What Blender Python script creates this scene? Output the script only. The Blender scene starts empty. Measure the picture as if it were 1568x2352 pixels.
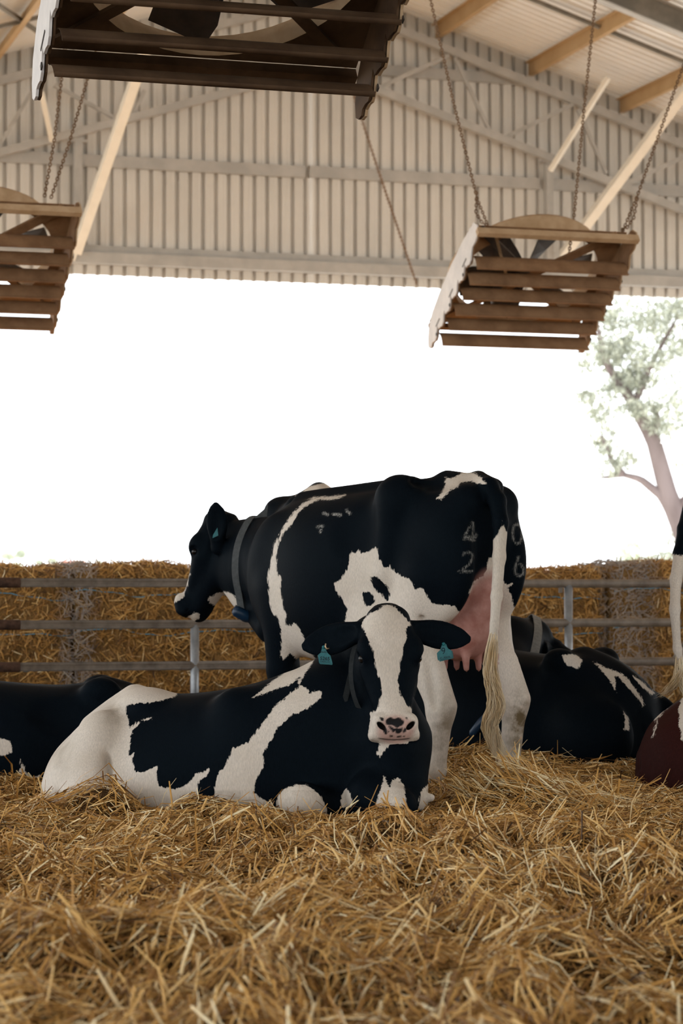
import bpy, math, random
import numpy as np
from mathutils import Vector, Matrix

random.seed(7)
RNG = np.random.default_rng(11)
SC = bpy.context.scene
COL = SC.collection

# ------------------------------------------------------------------ camera, sky, sun, exposure
F_PX, CAM_H, W_PX, H_PX = 5550.0, 0.90, 1568, 2352
HORIZON = 1366.0
PITCH = math.atan((HORIZON - H_PX / 2) / F_PX)
PSI = math.radians(17)                       # the barn is turned 17 degrees to the camera
cam = bpy.data.cameras.new('camera')
cam.sensor_fit = 'VERTICAL'
cam.sensor_height = 36.0
cam.lens = F_PX / H_PX * 36.0
cam.clip_end = 3000
cam.dof.use_dof = True
cam.dof.focus_distance = 10.25
cam.dof.aperture_fstop = 4.9
cam_o = bpy.data.objects.new('camera', cam)
cam_o.location = (0, 0, CAM_H)
cam_o.rotation_euler = (math.pi / 2 + PITCH, 0, 0)
COL.objects.link(cam_o)
SC.camera = cam_o

world = bpy.data.worlds.new('sky')
SC.world = world
world.use_nodes = True
bg = world.node_tree.nodes['Background']
bg.inputs['Color'].default_value = (0.93, 0.97, 1.0, 1)
bg.inputs['Strength'].default_value = 2.8

sun = bpy.data.lights.new('sun', 'SUN')
sun.energy = 48.0
sun.angle = math.radians(1.0)
sun.color = (1.0, 0.99, 0.96)
sun_o = bpy.data.objects.new('sun', sun)
sun_o.rotation_euler = Vector((-0.10, -0.96, -0.262)).to_track_quat('-Z', 'Y').to_euler()
COL.objects.link(sun_o)

SC.view_settings.view_transform = 'Standard'
SC.view_settings.look = 'None'
SC.view_settings.gamma = 1.0
SC.view_settings.use_curve_mapping = False
SC.view_settings.exposure = 0.0
SC.cycles.use_denoising = True
SC.cycles.adaptive_threshold = 0.02
SC.cycles.max_bounces = 6
SC.cycles.diffuse_bounces = 4
SC.cycles.glossy_bounces = 2
SC.cycles.transmission_bounces = 2
SC.cycles.transparent_max_bounces = 4

# ------------------------------------------------------------------ coordinates
CP, SP = math.cos(PITCH), math.sin(PITCH)
BX = np.array([math.cos(PSI), math.sin(PSI), 0.0])
BY = np.array([-math.sin(PSI), math.cos(PSI), 0.0])
BZ = np.array([0, 0, 1.0])
EYE = np.array([0, 0, CAM_H])


def ray(px, py):
    x, z = (px - 784.0) / F_PX, -(py - 1176.0) / F_PX
    return np.array([x, CP - z * SP, SP + z * CP])


def at(px, py, y):                          # point at depth y seen at a pixel of the photograph
    r = ray(px, py)
    return EYE + r * (y / r[1])


def on_by(px, py, b):                       # barn coordinates of a pixel on the cross plane by = b
    r = ray(px, py)
    p = EYE + r * (b / (r @ BY))
    return np.array([p @ BX, b, p[2]])


def bw(x, y, z):                            # barn -> world
    return BX * x + BY * y + BZ * z


def bwv(a):
    a = np.asarray(a, float)
    return a[..., :1] * BX + a[..., 1:2] * BY + a[..., 2:3] * BZ


def project(P):                             # world -> pixels
    x, y, z = P[:, 0], P[:, 1], P[:, 2] - CAM_H
    d = y * CP + z * SP
    u = -y * SP + z * CP
    return np.stack([784.0 + F_PX * x / d, 1176.0 - F_PX * u / d], 1)


# ------------------------------------------------------------------ object helpers
def link(name, me, mat=None, parent=None):
    o = bpy.data.objects.new(name, me)
    COL.objects.link(o)
    if mat is not None and me is not None:
        me.materials.append(mat)
    if parent is not None:
        o.parent = parent
    return o


def tag(o, label, cat=None, group=None, kind=None):
    if label:
        o['label'] = label
    if cat:
        o['category'] = cat
    if group:
        o['group'] = group
    if kind:
        o['kind'] = kind
    return o


def empty(name, loc, rotz=0.0):
    o = bpy.data.objects.new(name, None)
    o.empty_display_size = 0.1
    o.location = loc
    o.rotation_euler = (0, 0, rotz)
    COL.objects.link(o)
    return o


class MB:
    def __init__(self):
        self.v, self.f = [], []
        self.n = 0

    def add(self, v, f):
        v = np.asarray(v, float)
        self.v.append(v)
        self.f += [tuple(int(i) + self.n for i in q) for q in f]
        self.n += len(v)
        return self

    def frame_box(self, c, ax, ay, az, hx, hy, hz):
        c = np.asarray(c, float)
        v = [c + ax * hx * i + ay * hy * j + az * hz * k for i in (-1, 1) for j in (-1, 1) for k in (-1, 1)]
        return self.add(v, [(0, 1, 3, 2), (4, 6, 7, 5), (0, 4, 5, 1), (2, 3, 7, 6), (0, 2, 6, 4), (1, 5, 7, 3)])

    def box(self, x0, x1, y0, y1, z0, z1):
        e = np.eye(3)
        return self.frame_box(((x0 + x1) / 2, (y0 + y1) / 2, (z0 + z1) / 2), e[0], e[1], e[2],
                              (x1 - x0) / 2, (y1 - y0) / 2, (z1 - z0) / 2)

    def beam(self, a, b, w, h, up=(0, 0, 1)):
        a, b, up = (np.asarray(t, float) for t in (a, b, up))
        d = b - a
        L = np.linalg.norm(d)
        d = d / L
        s = np.cross(d, up)
        s /= np.linalg.norm(s)
        u = np.cross(s, d)
        return self.frame_box((a + b) / 2, d, s, u, L / 2, w / 2, h / 2)

    def profile(self, a, b, prof, up=(0, 0, 1)):
        """extrude a closed 2D profile (side, up) from a to b"""
        a, b, up = (np.asarray(t, float) for t in (a, b, up))
        d = b - a
        d = d / np.linalg.norm(d)
        s = np.cross(d, up)
        s /= np.linalg.norm(s)
        u = np.cross(s, d)
        p = np.asarray(prof, float)
        n = len(p)
        ring = p[:, :1] * s + p[:, 1:2] * u
        v = np.concatenate([a + ring, b + ring])
        f = [(i, (i + 1) % n, n + (i + 1) % n, n + i) for i in range(n)]
        f += [tuple(range(n))[::-1], tuple(range(n, 2 * n))]
        return self.add(v, f)

    def tube(self, pts, r, n=8, cap=True):
        pts = np.asarray(pts, float)
        m = len(pts)
        r = np.broadcast_to(np.asarray(r, float), (m,))
        t = np.gradient(pts, axis=0)
        t /= np.linalg.norm(t, axis=1)[:, None] + 1e-12
        up = np.array([0, 0, 1.0]) if abs(t[0][2]) < 0.9 else np.array([1.0, 0, 0])
        v = []
        s = np.cross(t[0], up)
        for i in range(m):
            s = s - t[i] * (s @ t[i])
            s /= np.linalg.norm(s) + 1e-12
            u = np.cross(t[i], s)
            for k in range(n):
                a = 2 * math.pi * k / n
                v.append(pts[i] + r[i] * (math.cos(a) * s + math.sin(a) * u))
        f = [(i * n + k, i * n + (k + 1) % n, (i + 1) * n + (k + 1) % n, (i + 1) * n + k) for i in range(m - 1) for k in range(n)]
        if cap:
            f += [tuple(range(n))[::-1], tuple(range((m - 1) * n, m * n))]
        return self.add(v, f)

    def plate(self, pts, nrm, th):
        """thick plate from a planar outline"""
        pts = np.asarray(pts, float)
        nrm = np.asarray(nrm, float)
        n = len(pts)
        v = np.concatenate([pts + nrm * th / 2, pts - nrm * th / 2])
        f = [tuple(range(n)), tuple(range(n, 2 * n))[::-1]]
        f += [(i, n + i, n + (i + 1) % n, (i + 1) % n) for i in range(n)]
        return self.add(v, f)

    def build(self, name, mat=None, parent=None, smooth=False, origin=None):
        v = np.concatenate(self.v)
        if origin is not None:
            v = v - np.asarray(origin)
        me = bpy.data.meshes.new(name)
        me.from_pydata(v.tolist(), [], self.f)
        if smooth:
            me.polygons.foreach_set('use_smooth', [True] * len(me.polygons))
        o = link(name, me, mat, parent)
        if origin is not None:
            o.location = origin
        return o


def big_mesh(name, V, Q, smooth=True):
    me = bpy.data.meshes.new(name)
    k = Q.shape[1]
    me.vertices.add(len(V))
    me.vertices.foreach_set('co', np.ascontiguousarray(V, np.float32).ravel())
    me.loops.add(Q.size)
    me.loops.foreach_set('vertex_index', np.ascontiguousarray(Q, np.int32).ravel())
    me.polygons.add(len(Q))
    me.polygons.foreach_set('loop_start', np.arange(0, Q.size, k, dtype=np.int32))
    me.polygons.foreach_set('use_smooth', np.full(len(Q), smooth))
    me.update(calc_edges=True)
    return me


def set_attr(me, name, val):
    a = me.attributes.new(name, 'FLOAT', 'POINT')
    a.data.foreach_set('value', np.ascontiguousarray(val, np.float32))


# ------------------------------------------------------------------ materials
class NT:
    def __init__(self, name):
        self.m = bpy.data.materials.new(name)
        self.m.use_nodes = True
        self.t = self.m.node_tree
        self.b = self.t.nodes['Principled BSDF']

    def n(self, typ, **kw):
        nd = self.t.nodes.new(typ)
        for k, v in kw.items():
            setattr(nd, k, v)
        return nd

    def put(self, sock, v):
        if hasattr(v, 'is_output') or isinstance(v, bpy.types.NodeSocket):
            self.t.links.new(v, sock)
        else:
            sock.default_value = v

    def math(self, op, a, b=0.0, clamp=False):
        nd = self.n('ShaderNodeMath', operation=op, use_clamp=clamp)
        self.put(nd.inputs[0], a)
        self.put(nd.inputs[1], b)
        return nd.outputs[0]

    def rng(self, v, a, b, c=0.0, d=1.0, smooth=False):
        nd = self.n('ShaderNodeMapRange')
        if smooth:
            nd.interpolation_type = 'SMOOTHSTEP'
        self.put(nd.inputs[0], v)
        for i, x in enumerate((a, b, c, d)):
            nd.inputs[i + 1].default_value = x
        return nd.outputs[0]

    def mix(self, fac, a, b, mode='MIX'):
        nd = self.n('ShaderNodeMix', data_type='RGBA', blend_type=mode)
        self.put(nd.inputs[0], fac)
        for s, v in ((nd.inputs[6], a), (nd.inputs[7], b)):
            if isinstance(v, tuple):
                v = v if len(v) == 4 else v + (1,)
            self.put(s, v)
        return nd.outputs[2]

    def noise(self, scale, detail=3, rough=0.5, stretch=None, coord='Object', rot=None):
        tc = self.n('ShaderNodeTexCoord')
        src = tc.outputs[coord]
        if stretch or rot:
            mp = self.n('ShaderNodeMapping')
            if stretch:
                mp.inputs['Scale'].default_value = stretch
            if rot:
                mp.inputs['Rotation'].default_value = rot
            self.t.links.new(src, mp.inputs[0])
            src = mp.outputs[0]
        nd = self.n('ShaderNodeTexNoise')
        nd.inputs['Scale'].default_value = scale
        nd.inputs['Detail'].default_value = detail
        nd.inputs['Roughness'].default_value = rough
        self.t.links.new(src, nd.inputs['Vector'])
        return nd.outputs['Fac']

    def ramp(self, fac, stops):
        nd = self.n('ShaderNodeValToRGB')
        cr = nd.color_ramp
        while len(cr.elements) < len(stops):
            cr.elements.new(0.5)
        for e, (p, c) in zip(cr.elements, stops):
            e.position = p
            e.color = c + (1,)
        self.put(nd.inputs[0], fac)
        return nd.outputs[0]

    def attr(self, name):
        return self.n('ShaderNodeAttribute', attribute_name=name).outputs['Fac']

    def bump(self, h, strength, dist=0.01):
        nd = self.n('ShaderNodeBump')
        nd.inputs['Strength'].default_value = strength
        nd.inputs['Distance'].default_value = dist
        self.put(nd.inputs['Height'], h)
        self.t.links.new(nd.outputs[0], self.b.inputs['Normal'])

    def done(self, color, rough=0.6, spec=0.3, metal=0.0):
        if isinstance(color, tuple) and len(color) == 3:
            color = color + (1,)
        self.put(self.b.inputs['Base Color'], color)
        self.put(self.b.inputs['Roughness'], rough)
        self.put(self.b.inputs['Specular IOR Level'], spec)
        self.put(self.b.inputs['Metallic'], metal)
        return self.m


def mottled(name, c0, c1, scale=6.0, rough=0.55, spec=0.3, metal=0.0, bump=0.0, stretch=None, detail=4):
    t = NT(name)
    f = t.noise(scale, detail, 0.6, stretch)
    f2 = t.rng(f, 0.35, 0.65)
    if bump:
        t.bump(f, bump, 0.005)
    return t.done(t.mix(f2, c0, c1), rough, spec, metal)


M = {}
M['cladding'] = mottled('cream_cladding', (0.60, 0.59, 0.57), (0.66, 0.645, 0.62), 1.2, 0.45, 0.35)
M['roof'] = mottled('roof_sheet', (0.82, 0.82, 0.81), (0.88, 0.88, 0.87), 1.5, 0.4, 0.4, 0.0)
M['steel'] = mottled('painted_steel', (0.38, 0.375, 0.365), (0.47, 0.46, 0.445), 3.0, 0.5, 0.35)
M['steel_pale'] = mottled('pale_steel', (0.82, 0.77, 0.68), (0.88, 0.83, 0.74), 4.0, 0.45, 0.35)
M['purlin'] = mottled('tan_purlin', (0.42, 0.275, 0.135), (0.50, 0.34, 0.18), 2.0, 0.5, 0.35)
M['dark_steel'] = mottled('grey_bridging', (0.16, 0.15, 0.13), (0.24, 0.22, 0.19), 4.0, 0.5, 0.35)
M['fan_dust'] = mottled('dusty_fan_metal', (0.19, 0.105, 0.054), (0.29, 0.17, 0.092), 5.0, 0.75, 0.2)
M['fan_dust_shaded'] = mottled('shaded_dusty_fan_metal', (0.055, 0.030, 0.016), (0.10, 0.058, 0.032), 5.0, 0.75, 0.15)  # same dusty metal, the near fan's deeper shade put into the colour
M['fan_rim'] = mottled('fan_rim_metal', (0.40, 0.27, 0.155), (0.50, 0.36, 0.23), 7.0, 0.65, 0.25)
M['fan_white'] = mottled('galvanised_panel', (0.62, 0.60, 0.60), (0.74, 0.71, 0.70), 6.0, 0.5, 0.35)
M['fan_dark'] = mottled('fan_dark_metal', (0.035, 0.030, 0.028), (0.08, 0.06, 0.05), 6.0, 0.6, 0.3)
M['chain'] = mottled('rusty_chain', (0.13, 0.075, 0.04), (0.24, 0.15, 0.09), 30.0, 0.7, 0.3)
M['pipe'] = mottled('galvanised_pipe', (0.14, 0.108, 0.080), (0.26, 0.212, 0.165), 9.0, 0.45, 0.35, 0.0)
M['post'] = mottled('galvanised_post', (0.22, 0.235, 0.25), (0.33, 0.345, 0.36), 14.0, 0.35, 0.5, 0.3)
M['rust'] = mottled('rusty_pipe', (0.06, 0.035, 0.025), (0.14, 0.075, 0.05), 25.0, 0.8, 0.2)
M['twine'] = mottled('blue_twine', (0.10, 0.30, 0.42), (0.18, 0.42, 0.55), 60.0, 0.6, 0.3)
M['bark'] = mottled('gum_bark', (0.10, 0.074, 0.072), (0.18, 0.142, 0.14), 1.2, 0.85, 0.2, stretch=(1, 1, 0.3))
M['tag'] = mottled('teal_tag', (0.004, 0.115, 0.135), (0.007, 0.150, 0.170), 40.0, 0.4, 0.4)
M['tag_ink'] = mottled('tag_ink', (0.006, 0.02, 0.03), (0.008, 0.03, 0.04), 40.0, 0.6, 0.2)
M['strap'] = mottled('grey_strap', (0.045, 0.050, 0.052), (0.07, 0.076, 0.078), 50.0, 0.7, 0.25)
M['strap_dark'] = mottled('dark_strap', (0.014, 0.016, 0.017), (0.022, 0.025, 0.026), 50.0, 0.8, 0.1)
M['strap_light'] = mottled('pale_strap', (0.16, 0.16, 0.155), (0.22, 0.22, 0.21), 50.0, 0.7, 0.25)
M['collar_tag'] = mottled('blue_collar_box', (0.004, 0.020, 0.048), (0.006, 0.030, 0.066), 20.0, 0.4, 0.4)
M['eye'] = mottled('dark_eye', (0.004, 0.003, 0.003), (0.008, 0.006, 0.005), 30.0, 0.22, 0.3)
M['brass'] = mottled('brass_stud', (0.45, 0.33, 0.20), (0.55, 0.42, 0.28), 50.0, 0.4, 0.4, 0.3)
M['hair_pale'] = mottled('tail_hair', (0.58, 0.41, 0.21), (0.92, 0.80, 0.60), 14.0, 0.6, 0.25, stretch=(1, 1, 0.2))
M['whisker'] = mottled('white_whisker', (0.75, 0.70, 0.64), (0.82, 0.78, 0.72), 14.0, 0.5, 0.3)
M['shed_wall'] = mottled('far_shed_wall', (0.72, 0.68, 0.64), (0.80, 0.76, 0.72), 0.6, 0.7, 0.2)
M['shed_roof'] = mottled('far_shed_roof', (0.50, 0.20, 0.14), (0.58, 0.26, 0.19), 0.8, 0.7, 0.2)


def straw_material(name, dark=1.0, grey=None):
    t = NT(name)
    tone = t.attr('tone')
    f = t.noise(7.0, 3, 0.6)
    a = t.math('ADD', tone, t.math('MULTIPLY', t.math('SUBTRACT', f, 0.5), 0.35), True)
    k = dark
    col = t.ramp(a, [(0.0, (0.05 * k, 0.019 * k, 0.004 * k)), (0.3, (0.27 * k, 0.123 * k, 0.028 * k)),
                     (0.6, (0.56 * k, 0.295 * k, 0.072 * k)), (0.84, (0.79 * k, 0.51 * k, 0.19 * k)),
                     (1.0, (0.90 * k, 0.77 * k, 0.49 * k))])
    if grey:
        col = t.mix(t.attr('grey'), col, grey)
    return t.done(col, 0.5, 0.35)


M['straw'] = straw_material('straw')
M['bale_straw'] = straw_material('bale_straw', 1.08, (0.34, 0.31, 0.29))


def bedding_material(name, c0, c1, c2):
    t = NT(name)
    a = t.noise(40.0, 6, 0.7, (1, 3.5, 1), rot=(0, 0, 0.5))
    b = t.noise(40.0, 6, 0.7, (3.5, 1, 1), rot=(0, 0, -0.3))
    f = t.math('MAXIMUM', a, b)
    col = t.ramp(f, [(0.42, c0), (0.56, c1), (0.70, c2)])
    t.bump(f, 0.8, 0.03)
    return t.done(col, 0.8, 0.15)


M['bedding'] = bedding_material('bedding', (0.045, 0.022, 0.008), (0.16, 0.085, 0.03), (0.36, 0.21, 0.08))
M['bale_core'] = bedding_material('bale_core', (0.12, 0.06, 0.022), (0.34, 0.19, 0.065), (0.54, 0.33, 0.13))
M['lane'] = mottled('concrete_bounce_lane', (0.42, 0.43, 0.43), (0.52, 0.53, 0.53), 0.8, 0.85, 0.15)
M['paddock'] = mottled('dry_paddock', (0.50, 0.48, 0.43), (0.60, 0.58, 0.52), 0.2, 0.9, 0.1)


def leaf_material(name, c0, c1):
    t = NT(name)
    return t.done(t.mix(t.attr('tone'), c0, c1), 0.5, 0.35)


M['leaf'] = leaf_material('gum_leaf', (0.14, 0.15, 0.115), (0.44, 0.45, 0.37))
M['hazed_leaf'] = leaf_material('hazed_leaf', (0.34, 0.38, 0.28), (0.58, 0.60, 0.50))  # distance haze put into the leaf colour, hence so pale


def coat_material(name, dark, white=(0.74, 0.655, 0.565), amp=7.0):
    """two-colour hide: 'patch' is the distance into a white marking, with a hairy edge"""
    t = NT(name)
    hair = t.noise(1.0, 3, 0.6, (95, 95, 30))
    big = t.noise(17.0, 2, 0.5)
    e = t.math('ADD', t.attr('patch'), t.math('MULTIPLY', t.math('SUBTRACT', hair, 0.5), amp * 2.0))
    e = t.math('ADD', e, t.math('MULTIPLY', t.math('SUBTRACT', big, 0.5), amp * 1.2))
    wf = t.rng(e, -1.0, 1.2)
    fine = t.noise(1.0, 2, 0.6, (260, 260, 60))
    wcol = t.mix(t.rng(fine, 0.3, 0.7), tuple(c * 0.74 for c in white), white)
    wcol = t.mix(t.math('MULTIPLY', t.rng(t.noise(3.5, 4, 0.6), 0.42, 0.68), 0.35), wcol, (0.46, 0.38, 0.28))
    dirt_n = t.noise(9.0, 5, 0.65)
    dirt = t.math('MULTIPLY', t.attr('dirt'), t.rng(dirt_n, 0.36, 0.62))
    wcol = t.mix(dirt, wcol, (0.16, 0.115, 0.06))
    dcol = t.mix(t.rng(fine, 0.3, 0.7), dark, tuple(c * 1.5 for c in dark))
    brand = t.math('MULTIPLY', t.attr('brand'), t.rng(t.noise(1.0, 2, 0.6, (220, 220, 50)), 0.40, 0.62))
    dcol = t.mix(brand, dcol, (0.42, 0.41, 0.38))
    col = t.mix(wf, dcol, wcol)
    pk = t.mix(t.rng(t.noise(14.0, 3, 0.6), 0.35, 0.65), (0.33, 0.14, 0.11), (0.46, 0.24, 0.20))
    col = t.mix(t.attr('pink'), col, pk)
    # dark spots on the nose pad
    sp = t.math('ADD', t.noise(27.0, 3, 0.55), t.math('MULTIPLY', t.attr('nose'), 0.085))
    spot = t.math('MULTIPLY', t.rng(sp, 0.60, 0.62), t.rng(t.attr('nose'), 0.12, 0.2))
    col = t.mix(spot, col, (0.012, 0.012, 0.014))
    col = t.mix(t.attr('dark'), col, (0.010, 0.006, 0.005))
    t.bump(fine, 0.30, 0.004)
    t.put(t.b.inputs['Specular Tint'], (0.55, 0.85, 1.0, 1))
    return t.done(col, 0.60, t.rng(wf, 0, 1, 0.035, 0.20))


BLACK = (0.0022, 0.0036, 0.0056)
M['coat'] = coat_material('black_and_white_hide', BLACK)
M['coat_red'] = coat_material('red_and_white_hide', (0.026, 0.0075, 0.006))

# ------------------------------------------------------------------ barn shell (barn coordinates: bx across, by along)
RIDGE_X, RIDGE_Z, SLOPE = 9.86, 9.88, 0.316
WALL_Y = 33.5
EAVE = 14.2                                  # half width of the barn
WALL_Z0 = 5.41


def roof_z(x):
    return RIDGE_Z - SLOPE * abs(x - RIDGE_X)


# bedding height field
def lump(x, y, cx, cy, rx, ry, h):
    return h * np.exp(-((x - cx) / rx) ** 2 - ((y - cy) / ry) ** 2)


_ph = RNG.uniform(0, 6.28, (14, 3))
_fr = [(RNG.normal(0, 1, 2), a) for a in (1.2, 1.6, 2.1, 2.8, 3.4, 4.5, 5.5, 6.5, 8, 9.5, 11, 13, 15, 17)]


_pc = RNG.uniform(0, 6.28, (10, 3))
_fc = [((math.cos(a), math.sin(a)), fr) for a, fr in zip(RNG.uniform(0, 3.14, 10), (8, 9.5, 11, 13, 15, 17, 19.5, 22, 25, 28))]


def ground(x, y):
    x, y = np.asarray(x, float), np.asarray(y, float)
    z = np.zeros(np.broadcast(x, y).shape)
    for (d, fr), p in zip(_fr, _ph):
        d = d / np.linalg.norm(d)
        z = z + 0.050 / fr ** 0.8 * np.sin(fr * (d[0] * x + d[1] * y) + p[0]) * (0.6 + 0.4 * np.sin(0.7 * x + p[1]))
    for (d, fr), p in zip(_fc, _pc):
        z = z + 0.0105 * np.sin(fr * (d[0] * x + d[1] * y) + p[0] + 1.3 * np.sin(2.1 * x + p[1]) + 1.1 * np.sin(2.7 * y + p[2]))
    z = z * (0.3 + 0.7 / (1 + np.exp((y - 9.45) * 4.5))) - 0.02
    # the bedding rises towards the far right, heaps in front of the lying cow
    z = z + 0.11 / (1 + np.exp(-(y - 11.9) * 3.0)) / (1 + np.exp(-(x - 0.25) * 5))
    z = z + lump(x, y, -0.985, 10.04, 0.13, 0.13, 0.125) + lump(x, y, -1.18, 10.15, 0.20, 0.2, 0.06)
    z = z + lump(x, y, -0.56, 10.08, 0.16, 0.20, 0.055)
    z = z + lump(x, y, 0.76, 10.45, 0.24, 0.26, 0.12) + lump(x, y, -1.42, 10.7, 0.35, 0.5, -0.045)
    z = z + lump(x, y, 0.85, 11.1, 0.35, 0.3, 0.02)
    z = z + lump(x, y, -0.75, 5.6, 0.45, 0.5, 0.07)
    z = z + lump(x, y, 0.1, 9.3, 0.5, 0.35, -0.05)
    z = z + lump(x, y, 0.55, 7.0, 0.35, 0.5, -0.05)
    z = z + lump(x, y, 0.55, 6.0, 0.3, 0.35, 0.04)
    return z


def build_floor():
    nx, ny = 150, 220
    xs = np.concatenate([np.linspace(-14, -2.6, 16)[:-1], np.linspace(-2.6, 2.6, nx), np.linspace(2.6, 24, 20)[1:]])
    ys = np.concatenate([np.linspace(-14, 3.8, 12)[:-1], np.linspace(3.8, 15.5, ny), np.linspace(15.5, 36, 12)[1:]])
    X, Y = np.meshgrid(xs, ys)
    fade = np.clip((16.2 - Y) / 1.0, 0, 1)
    Z = ground(X, Y) * fade - 0.012
    V = np.stack([X, Y, Z], -1).reshape(-1, 3)
    n, m = len(xs), len(ys)
    i = (np.arange(m - 1)[:, None] * n + np.arange(n - 1)[None]).ravel()
    me = big_mesh('floor', V, np.stack([i, i + 1, i + n + 1, i + n], 1))
    o = link('floor', me, M['bedding'])
    tag(o, 'deep bedding under the loose straw across the whole barn floor', kind='structure')
    g = MB()
    S = 900
    g.add([(-S, -S, -0.22), (S, -S, -0.22), (S, S, -0.22), (-S, S, -0.22)], [(0, 1, 2, 3)])
    ln = MB().add([bw(-4.4, 19.7, -0.015), bw(24.2, 19.7, -0.015), bw(24.2, 37, -0.015), bw(-4.4, 37, -0.015)], [(0, 1, 2, 3)]).build('floor', M['lane'])  # added out of view: pale floor bouncing light onto roof and gable
    tag(ln, 'pale concrete floor added unseen behind the straw bales to bounce light upwards', kind='structure')
    p = g.build('paddock_ground', M['paddock'])
    tag(p, 'dry paddock ground around the barn', kind='structure')


build_floor()


def rib_profile(a, b, pitch=0.19, groove=0.062, top=0.046, depth=0.065):
    """positions along the sheet with their depth behind the pan"""
    out = []
    k = math.ceil(a / pitch)
    out.append((a, 0.0))
    while k * pitch + groove < b:
        c = k * pitch
        if c - groove / 2 > a:
            # two faint stiffening flutes in the pan
            out += [(c - groove / 2, 0.0), (c - top / 2, depth), (c + top / 2, depth), (c + groove / 2, 0.0),
                    (c + pitch / 2 - 0.01, 0.0), (c + pitch / 2, 0.003), (c + pitch / 2 + 0.01, 0.0)]
        k += 1
    out.append((b, 0.0))
    return out


wall_back = empty('wall_back', tuple(bw(RIDGE_X, WALL_Y, WALL_Z0)))
wall_back['kind'] = 'structure'
wall_back['label'] = 'cream corrugated gable wall above the wide open barn end'
INV_WALL = Vector(wall_back.location)


def part(mb, name, mat, parent, smooth=False):
    """mesh in world coordinates parented to an unrotated empty"""
    o = mb.build(name, mat, parent, smooth)
    o.location = -Vector(parent.location)
    return o


for (a, b) in ((RIDGE_X - EAVE, RIDGE_X - 0.06), (RIDGE_X - 0.10, RIDGE_X + EAVE)):
    pr = rib_profile(a, b)
    v, f = [], []
    for x, d in pr:
        v += [bw(x, WALL_Y + d, WALL_Z0), bw(x, WALL_Y + d, roof_z(x) + 0.075)]
    f = [(2 * i, 2 * i + 1, 2 * i + 3, 2 * i + 2) for i in range(len(pr) - 1)]
    part(MB().add(v, f), 'cladding_sheet', M['cladding'], wall_back)

# girts (C sections lying flat against the cladding) and the header beam
CSEC = [(-0.035, -0.10), (0.035, -0.10), (0.035, -0.085), (-0.02, -0.085), (-0.02, 0.085), (0.035, 0.085), (0.035, 0.10), (-0.035, 0.10)]


def girt(x0, x1, z, h=0.19, d=0.07):
    mb = MB()
    s = h / 0.2
    prof = [(p[0] * d / 0.07, p[1] * s) for p in CSEC]
    prof = [(-p[0], p[1]) for p in prof]
    mb.profile(bw(x0, WALL_Y - d / 2 - 0.002, z), bw(x1, WALL_Y - d / 2 - 0.002, z), prof)
    return part(mb, 'girt', M['steel'], wall_back)


girt(RIDGE_X - 8.4, RIDGE_X - 0.18, 7.02, 0.17)
girt(RIDGE_X - 0.12, RIDGE_X + 3.45, 7.03, 0.17)
girt(RIDGE_X + 3.6, RIDGE_X + 8.4, 7.03, 0.17)
girt(RIDGE_X - 3.2, RIDGE_X + 3.2, 8.58, 0.16)
hb = MB()
hb.beam(bw(RIDGE_X - EAVE, WALL_Y - 0.09, 5.63), bw(RIDGE_X + EAVE, WALL_Y - 0.09, 5.63), 0.18, 0.16)
hb.beam(bw(RIDGE_X - EAVE, WALL_Y - 0.04, 5.77), bw(RIDGE_X + EAVE, WALL_Y - 0.04, 5.77), 0.08, 0.10)
part(hb, 'header_beam', M['steel'], wall_back)
for cx, z1 in ((6.32, 7.25), (13.42, 7.33)):
    part(MB().beam(bw(cx, WALL_Y - 0.16, 5.7), bw(cx, WALL_Y - 0.16, z1), 0.12, 0.11, BX), 'mullion', M['steel'], wall_back)
    part(MB().beam(bw(cx - 0.13, WALL_Y - 0.17, z1 + 0.01), bw(cx + 0.13, WALL_Y - 0.17, z1 + 0.01), 0.14, 0.03), 'cap_plate', M['steel'], wall_back)

# lattice rafter standing just inside the gable wall
TY = WALL_Y - 0.30


def wall_pt(px, py, b=TY):
    q = on_by(px, py, b)
    return bw(*q)


truss = empty('roof_truss', tuple(bw(RIDGE_X, TY, 7.0)))
tag(truss, 'pale steel lattice truss with zigzag webs in front of the gable wall', 'truss')
CH = 0.11


def tz(x, z0):                               # chord height at bx
    return z0 - 0.318 * abs(x - RIDGE_X)


for sgn in (-1, 1):
    for z0, nm in ((9.50, 'top_chord'), (8.50, 'bottom_chord')):
        xe = RIDGE_X + sgn * (13.8 if z0 > 9 else 12.2)
        part(MB().beam(bw(RIDGE_X, TY, z0), bw(xe, TY, tz(xe, z0)), 0.10, CH), nm, M['steel'], truss)
for a, b, w in [((1030, 128), (868, 202), .06), ((1044, 132), (1128, 309), .05), ((1316, 239), (1151, 320), .06),
                ((1327, 251), (1392, 398), .05), ((1568, 362), (1425, 427), .07), ((71, 213), (-5, 340), .05),
                ((125, 195), (260, 269), .05), ((332, 208), (306, 262), .05), ((868, 202), (780, 60), .05), ((1590, 345), (1660, 545), .05)]:
    part(MB().beam(wall_pt(*a, TY), wall_pt(*b, TY), w, w), 'web', M['steel'], truss)

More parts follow.
